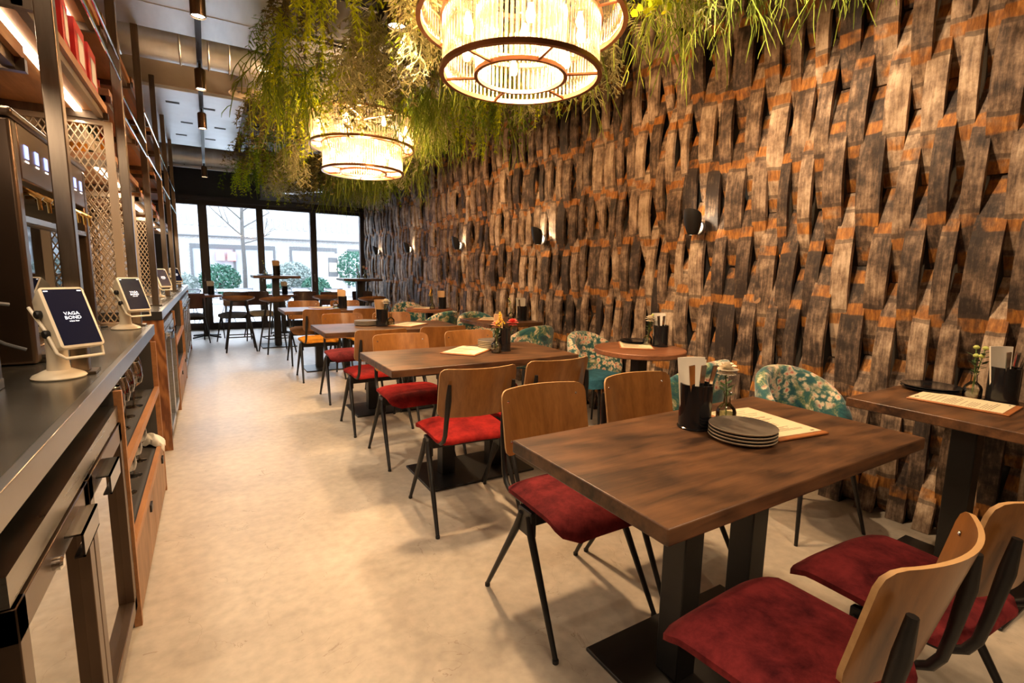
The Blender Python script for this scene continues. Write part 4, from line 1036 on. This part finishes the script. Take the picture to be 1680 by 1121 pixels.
# ------------------------------------------------------------------ hanging plants
t=thing('hanging_plant_frame','dark steel grid under the ceiling that carries the hanging plants','frame',(0,0,3.02))
for x in (.55,1.18,1.85,2.5): MB().box(x-.02,.7,0,x+.02,9.2,.04).build('long_bar','black',t)
for k in range(12): MB().box(.55,.7+.77*k,.041,2.5,.73+.77*k,.06).build('cross_bar','black',t)
MB().box(.57,.75,.075,2.48,9.2,.09).build('dark_backdrop','soot',t)  # dark sheet added so the gaps between the plants look dark
struct(MB().box(.53,-2.5,3.42,XR-.01,YW-.1,3.54).build('trim_4','shelfdark'))
def path(q,L_,n,spread,curl=.0):
    a=q.uniform(0,2*PI); d=V(math.cos(a),math.sin(a),0)*spread*q.random(); p=V(q.uniform(-.1,.1),q.uniform(-.1,.1),0); pts=[p.copy()]; w=V(0,0,0)
    for i in range(n):
        t=(i+1)/n; w+=V(q.uniform(-1,1),q.uniform(-1,1),0)*curl
        p=p+ (d*(1-t)+V(0,0,-1)*(.35+.9*t)+w).normalized()*L_/n; pts.append(p.copy())
    return pts
def rib(m,a,b,w,q=None,wd=None):
    d=(b-a); s=wd if wd is not None else d.cross(V(q.uniform(-1,1),q.uniform(-1,1),q.uniform(-.3,.3)))
    if s.length<1e-6: s=V(1,0,0)
    s=s.normalized()*w*.5; m.add([a-s,a+s,b+s*.6,b-s*.6],[(0,1,2,3)])
def fern(seed,ns=11,L_=.55):
    q=random.Random(seed); m=MB()
    for s in range(ns):
        pts=path(q,L_*q.uniform(.6,1.1),12,1.6,.03)
        for i in range(len(pts)-1):
            a,b=pts[i],pts[i+1]; rib(m,a,b,.004,q); d=(b-a).normalized(); t=i/12
            for sd in (-1,1):
                side=d.cross(V(q.uniform(-1,1),q.uniform(-1,1),.3)).normalized()*sd
                bl=.085*(1-.75*t)*q.uniform(.7,1.2); e=a+(side*.8+d*.7).normalized()*bl; rib(m,a,e,.003,q)
                for k in range(6):
                    c=a.lerp(e,(k+1)/6.5); dd=(e-a).normalized(); n=dd.cross(d+V(q.uniform(-.5,.5),q.uniform(-.5,.5),0)).normalized()
                    for s2 in (-1,1):
                        f=c+(dd*.8+d*.3+n*s2*.2+side.cross(dd)*s2).normalized()*.022*(1-.4*k/6); w=(f-c).cross(V(q.random(),q.random(),q.random())).normalized()*.0026
                        m.add([c-w,c+w,f],[(0,1,2)])
    return m
def strings(seed,ns=34,L_=.6):
    q=random.Random(seed); m=MB()
    for s in range(ns):
        pts=path(q,L_*q.uniform(.5,1.15),12,1.2,.13)
        m.tube(pts,[.0032]*12+[.0015],3,cap=False)
        for k in range(3):
            i=q.randrange(3,11); p=pts[i]; a=q.uniform(0,6.28); pp=[p]
            d=V(math.cos(a),math.sin(a),-.5)
            for j in range(4): d=(d+V(q.uniform(-.4,.4),q.uniform(-.4,.4),-.45)).normalized(); pp.append(pp[-1]+d*.03)
            m.tube(pp,[.0028]*4+[.001],3,cap=False)
    return m
def stag(seed,ns=16,L_=.5):
    q=random.Random(seed); m=MB()
    def br(p,d,l,w,dep):
        e=p+d*l; rib(m,p,e,w,q)
        if dep==0: return
        for s in (-1,1):
            nd=(d+V(q.uniform(-.55,.55),q.uniform(-.55,.55),q.uniform(-.25,.1))).normalized(); br(e,nd,l*.78,w*.85,dep-1)
    for s in range(ns):
        pts=path(q,L_*q.uniform(.5,1.0),7,1.3,.1)
        for i in range(7):
            rib(m,pts[i],pts[i+1],.006,q)
            for k in range(2):
                a=q.uniform(0,6.28); br(pts[i+1],V(math.cos(a)*.7,math.sin(a)*.7,-.55).normalized(),.034,.0075,3)
    return m
def oliv(seed,ns=15,L_=.55):
    q=random.Random(seed); m=MB()
    for s in range(ns):
        pts=path(q,L_*q.uniform(.5,1.1),10,1.4,.1)
        for i in range(10):
            rib(m,pts[i],pts[i+1],.005,q)
            for k in range(7):
                a=q.uniform(0,6.28); d=V(math.cos(a),math.sin(a),q.uniform(-.9,.3)).normalized(); p=pts[i]; l=q.uniform(.025,.055); w=d.cross(V(q.uniform(-1,1),q.uniform(-1,1),1)).normalized()*.006
                m.add([p,p+d*l*.5+w,p+d*l,p+d*l*.5-w],[(0,1,2,3)])
    return m
def frond(seed,ns=7,L_=.42):
    q=random.Random(seed); m=MB()
    for s in range(ns):
        a=2*PI*s/ns+q.uniform(-.3,.3); p=V(0,0,0); n=16; d=V(math.cos(a),math.sin(a),.15)
        side=V(-math.sin(a),math.cos(a),0); pv=p
        for i in range(n):
            t=i/n; p2=p+V(d.x,d.y,.25-1.5*t).normalized()*L_/n; rib(m,p,p2,.004,q); l=.06*math.sin(PI*(.12+.85*t))
            for s2 in (-1,1):
                e=p+side*s2*l+(p2-p)*.6; w=(p2-p).normalized()*.006; m.add([p-w,p+w,e],[(0,1,2)])
            p=p2
    return m
def ivy(seed,ns=9,L_=.35):
    q=random.Random(seed); m=MB()
    for s in range(ns):
        pts=path(q,L_*q.uniform(.5,1.1),8,2,.15)
        for i in range(8):
            rib(m,pts[i],pts[i+1],.003,q)
            for k in range(2):
                a=q.uniform(0,6.28); c=pts[i]+V(math.cos(a),math.sin(a),-.3)*.03; n=V(q.uniform(-1,1),q.uniform(-1,1),q.uniform(.2,1)).normalized(); u=n.orthogonal().normalized(); w=n.cross(u); r_=q.uniform(.014,.024)
                m.add([c+(u*math.cos(j*PI*2/5)+w*math.sin(j*PI*2/5))*r_*(1 if j else 1.3) for j in range(5)],[(0,1,2,3,4)])
    return m
PL={}
def plant(kind,m,builder,seeds,name,**kw):
    PL[kind]=[]
    for s in seeds:
        o=builder(s,**kw).build(name,m,smooth=False); tag(o,'x','hanging plant'); PL[kind].append(o)
plant('lime','lime',fern,(1,2),'feathery_fern')
plant('green','green',fern,(3,4),'feathery_fern')
plant('string','string',strings,(5,6),'trailing_string_plant')
plant('sage','sage',stag,(7,8),'forked_leaf_plant')
plant('olive','olive',oliv,(9,10),'leafy_trailing_plant')
plant('frond','sage',frond,(11,),'sword_fern')
plant('ivy','lime',ivy,(12,),'trailing_ivy')
desc={'lime':'bright lime feathery fern','green':'dark green feathery fern','string':'green trailing string plant','sage':'pale sage forked leaf plant','olive':'olive brown leafy trailing plant','frond':'sage sword fern','ivy':'light green ivy'}
q=random.Random(21)
cnt=0
def pl(kind,x,y,z,s=1,where='',one=False):
    o=q.choice(PL[kind]); l=desc[kind]+' hanging '+where
    return inst(o,(x,y,z),q.uniform(0,6.28),l,None if one else desc[kind]+'s '+where,s)
# bed of plants hung from the frame
seq=['lime','olive','green','string','lime','sage','string','olive','green','string','sage','lime']
y=2.95; i=0
while y<9.2:
    for x in (.62,.98,1.36,1.74,2.12,2.42):
        xx=x+q.uniform(-.1,.1); yy=y+q.uniform(-.15,.15)
        zz=q.uniform(2.86,3.02)-(.16 if y>6.4 else 0)
        dch=min(math.hypot(xx-c[0],yy-c[1]) for c in CHP)
        if x<.8: k=q.choice(['lime','olive','green','lime','string'])
        elif x>2.0: k=q.choice(['sage','string','sage','green','string','lime'])
        else: k=seq[(i*5+int(x*7))%12]
        if dch<.50: zz=3.0; s=.32
        else: s=q.uniform(.85,1.15)*(1.15 if (4.1<yy<4.8 and x<2.0) else 1)
        wh='over the left aisle edge of the frame' if x<.8 else ('along the barrel wall side of the frame' if x>2.0 else ('between the two chandeliers' if y<5.2 else 'beyond the far chandelier towards the window'))
        pl(k,xx,yy,zz,s,wh)
        i+=1
    y+=.34
# nearer part above and right of the near chandelier
for (k,x,y_,z,s,l) in (('lime',.78,2.82,2.98,.95,'at the top left of the near chandelier, brightest of all'),('lime',.62,3.1,2.85,.9,'left of the cylinder spotlight'),
    ('sage',1.0,2.75,2.85,1.05,'close to the left rim of the near chandelier'),('sage',1.15,3.0,2.8,1,'behind the left rim of the near chandelier'),('string',1.5,3.1,2.9,1,'behind the near chandelier'),
    ('lime',2.15,3.3,2.85,.9,'below the right rim of the near chandelier'),('lime',1.95,3.55,2.85,.95,'in front of the wall under the near chandelier'),('string',2.35,3.05,2.9,1,'below right of the near chandelier'),
    ('ivy',1.98,1.95,2.78,1,'at the right of the near chandelier'),('frond',2.1,2.35,2.72,.8,'just right of the near chandelier rim'),('string',2.3,2.2,2.88,1.05,'in the longest green tail right of the near chandelier'),
    ('string',2.12,2.0,2.9,.8,'next to the ivy'),('sage',2.28,1.98,2.85,.7,'right of the longest string plant'),('string',2.38,1.85,2.88,.85,'above the nearest wall sconce'),('string',2.45,1.72,2.86,.75,'right above the nearest wall sconce'),
    ('string',2.5,1.32,2.78,.72,'at the top right of the picture'),('string',2.45,1.48,2.95,.7,'left of the top right string plant'),('green',2.2,1.6,3.0,.6,'near the top edge, right half')):
    pl(k,x,y_,z,s,l,True)
# ------------------------------------------------------------------ outside
struct(MB().box(-25,YW+.15,-.14,30,60,-.02).build('trim_5','paving'))
t=thing('brick_building','long pale brick building across the street','building',(0,22.5,0))
MB().box(-22,0,0,26,5,4.6).build('wall','brick',t)
MB().box(-22,-.12,2.34,26,0,2.38).build('ledge','outframe',t)
for k in range(60): MB().box(-6+.22*k,-.03,2.75,-5.88+.22*k,-.001,3.15).build('upper_rib','outglass',t)
for (x0,x1,z0,z1) in ((-.55,2.35,.25,1.9),(2.9,4.75,.25,1.92),(5.2,6.6,.3,1.9),(-6,-2,.25,1.9),(8,11,.25,1.9),(-11,-7,.25,1.9)):
    f=MB(); f.box(x0,-.06,z1,x1,-.001,z1+.16); f.box(x0,-.06,z0,x0+.08,-.001,z1); f.box(x1-.08,-.06,z0,x1,-.001,z1); f.box((x0+x1)/2-.04,-.06,z0,(x0+x1)/2+.04,-.001,z1)
    w=f.build('shop_window','outframe',t); MB().box(x0,-.03,z0,x1,-.002,z1).build('pane','outglass',w)
for x,l in ((.42,'left one'),(.80,'right one')): tag(MB().box(x-.14,22.25,1.45,x+.14,22.4,1.78).build('lit_sign','pink_sign'),'small red lit sign in the shop window across the street, '+l,'sign','red lit signs')
def bush(x,y,r,h,m,label,seed,n=1500):
    t=thing('round_bush',label,'bush',(x,y,0)); q=random.Random(seed); b=MB()
    for k in range(n):
        d=V(q.gauss(0,1),q.gauss(0,1),q.gauss(0,1)).normalized(); rr_=q.uniform(.8,1.03); c=V(d.x*r*rr_,d.y*r*rr_,h+d.z*r*.85*rr_); u=V(q.gauss(0,1),q.gauss(0,1),q.gauss(0,1)).normalized()*.05; w=u.cross(d).normalized()*.03
        b.add([c-u,c+w,c+u,c-w],[(0,1,2,3)])
    b.build('foliage',m,t,smooth=False); MB().tube([(0,0,0),(0,0,h)],.05,6).build('stem','trunk',t)
bush(.28,16.6,.52,.85,'bushleaf','round green bush outside, seen through the first wide pane',1)
bush(-.75,16.8,.6,.55,'bushpale','pale round bush outside at the left end of the window',2)
bush(2.25,17,.55,.95,'bushpale','large pale round bush outside behind the left high table',3)
bush(2.75,16,.42,.62,'bushleaf','low green bush outside, right of the large pale one',4)
bush(1.65,16.5,.35,.45,'bushleaf','small low bush outside beside the window post',9)
bush(4.5,18,.75,1.25,'bushleaf','tall green bush outside at the right end of the window',5)
for x0,x1,l in ((-1.6,.9,'left'),(1.3,3.3,'right')): tag(MB().box(x0,15.9,-.02,x1,17.2,.28).build('stone_planter','stone'),'grey stone planter outside under the bushes, '+l,'planter')
t=thing('bare_tree','slim leafless street tree outside the window','tree',(.97,18,0)); q=random.Random(8); m=MB()
def limb(p,d,l,r,dep):
    pts=[p]; 
    for k in range(4): d=(d+V(q.uniform(-.12,.12),q.uniform(-.12,.12),.05)).normalized(); pts.append(pts[-1]+d*l/4)
    m.tube(pts,[r*(1-.1*k) for k in range(5)],6)
    if dep:
        for k in range(3 if dep>1 else 2): limb(pts[q.randrange(2,5)],(d*.6+V(q.uniform(-1,1),q.uniform(-.6,.6),q.uniform(.05,.5))).normalized(),l*.62,r*.5,dep-1)
m.tube([(0,0,0),(.02,0,1.2),(0,0,2.2),(.03,0,3.4),(.02,0,5)],[.07,.06,.055,.04,.02],8)
for k in range(9): limb(V(0,0,1.95+.24*k),V((-1)**k*q.uniform(.7,1),q.uniform(-.4,.4),q.uniform(.15,.7)).normalized(),1.0,.022,2)
m.build('trunk_and_branches','trunk',t)
t=thing('menu_stand','white standing menu sign with dark panel outside','sign',(3.62,18,0)); MB().box(-.25,-.03,0,.22,.03,1.72).build('board','white',t); MB().box(-.12,-.045,.95,.20,-.031,1.6).build('dark_panel','outframe',t); MB().box(-.08,-.05,1.12,.16,-.046,1.42).build('notice','paper',t)
def mk_terr():
    t=thing('terrace_chair','','chair')
    for sx in (-1,1):
        MB().tube([(.22*sx,.2,0),(.21*sx,.2,.44),(.22*sx,-.18,.66),(.20*sx,-.22,.80)],.011,6).build('side_frame','greymetal',t); MB().tube([(.22*sx,-.24,0),(.2*sx,.1,.45)],.011,6).build('leg','greymetal',t)
    m=MB()
    for k in range(8): m.box(-.2+.052*k,-.2,.44,-.165+.052*k,.2,.45)
    m.build('seat_slats','greymetal',t); m=MB()
    for z in (.6,.68,.76): m.box(-.2,-.20,z,.2,-.18,z+.03)
    m.build('back_slats','greymetal',t); return t
tc=mk_terr()
for x,y,rz,l in ((-.45,12.4,20,'first'),(.05,12.6,-30,'second'),(.55,12.5,150,'third'),(1.35,12.5,10,'fourth'),(1.85,12.7,170,'fifth'),(2.6,12.6,-20,'sixth')): inst(tc,(x,y,-.02),R(rz),l+' grey metal terrace chair from the left outside the window','terrace chairs')
for x,l in ((.3,'left'),(1.6,'middle'),(2.95,'right')):
    t=thing('terrace_table',l+' white topped terrace table outside the window','table',(x,13.1,-.02)); MB().box(-.45,-.35,.71,.45,.35,.74).build('tabletop','white',t); MB().box(-.03,-.03,0,.03,.03,.71).build('post','greymetal',t); MB().box(-.2,-.2,0,.2,.2,.02).build('base','greymetal',t)
# ------------------------------------------------------------------ light
w=bpy.data.worlds.new('world'); sc.world=w; w.use_nodes=True; nt=w.node_tree; nt.nodes.clear()
o=nt.nodes.new('ShaderNodeOutputWorld'); b=nt.nodes.new('ShaderNodeBackground'); b.inputs[0].default_value=(.86,.92,1,1); b.inputs[1].default_value=WORLD=11.0; nt.links.new(b.outputs[0],o.inputs[0])
def light(kind,loc,power,col,size=.1,aim=None,spot=60,blend=.5,name='light',sy=None):
    l=bpy.data.lights.new(name,kind); l.energy=power; l.color=col
    if kind=='POINT': l.shadow_soft_size=size
    if kind=='SPOT': l.shadow_soft_size=size; l.spot_size=R(spot); l.spot_blend=blend
    if kind=='AREA': l.size=size; 
    if kind=='AREA' and sy: l.shape='RECTANGLE'; l.size_y=sy
    o=bpy.data.objects.new(name,l); COL.objects.link(o); o.location=loc
    if aim is not None: o.rotation_euler=(V(*aim)-V(*loc)).to_track_quat('-Z','Y').to_euler()
    return o
WARM=(1,.66,.36)
for (x,y) in CHP:
    light('POINT',(x,y,2.33),95,WARM,.06,name='chandelier_light'); light('POINT',(x,y,2.62),60,WARM,.06,name='chandelier_light')
for y in (-1.0,3.42,4.75,6.05): light('SPOT',(.03,y,2.595),60,(1,.78,.55),.03,(.25,y+.05,0),105,.7,name='track_light')  # the one behind the camera is unseen, added for warm fill
light('SPOT',(.98,2.93,2.58),60,(1,.75,.5),.03,(1.2,2.3,0),90,.6,name='track_light')
# unseen ceiling spots on near tables and wall, with warm fill added from behind
for (x,y,a,p) in ((1.9,-.3,(1.5,.9,.7),70),(1.75,1.6,(3.0,1.3,1.5),110),(.5,.2,(1.0,1.2,.5),45),(.4,-1.6,(0,.5,0),45)):
    light('SPOT',(x,y,2.9),p,(1,.72,.45),.035,a,85,.6,name='unseen_ceiling_spot')
for y in SY: light('POINT',(XR-.215,y,1.62),3.2,(1,.8,.55),.012,name='sconce_light')
for (y0,y1,z) in ((.6,1.9,1.78),(2.05,3.35,1.98),(3.5,4.55,1.78),(4.7,5.9,1.73),(6,7,1.68),(7.2,8.3,1.68)):  # farther bays: strip lamps added to keep those shelves from going dark
    light('AREA',(-.505,(y0+y1)/2,z-.02),4.5,(1,.80,.58),.03,(-.505,(y0+y1)/2,0),name='shelf_strip_light',sy=y1-y0)
vs=sc.view_settings; vs.view_transform='Standard'; vs.look='None'; vs.gamma=1; vs.exposure=.42
vs.use_curve_mapping=False
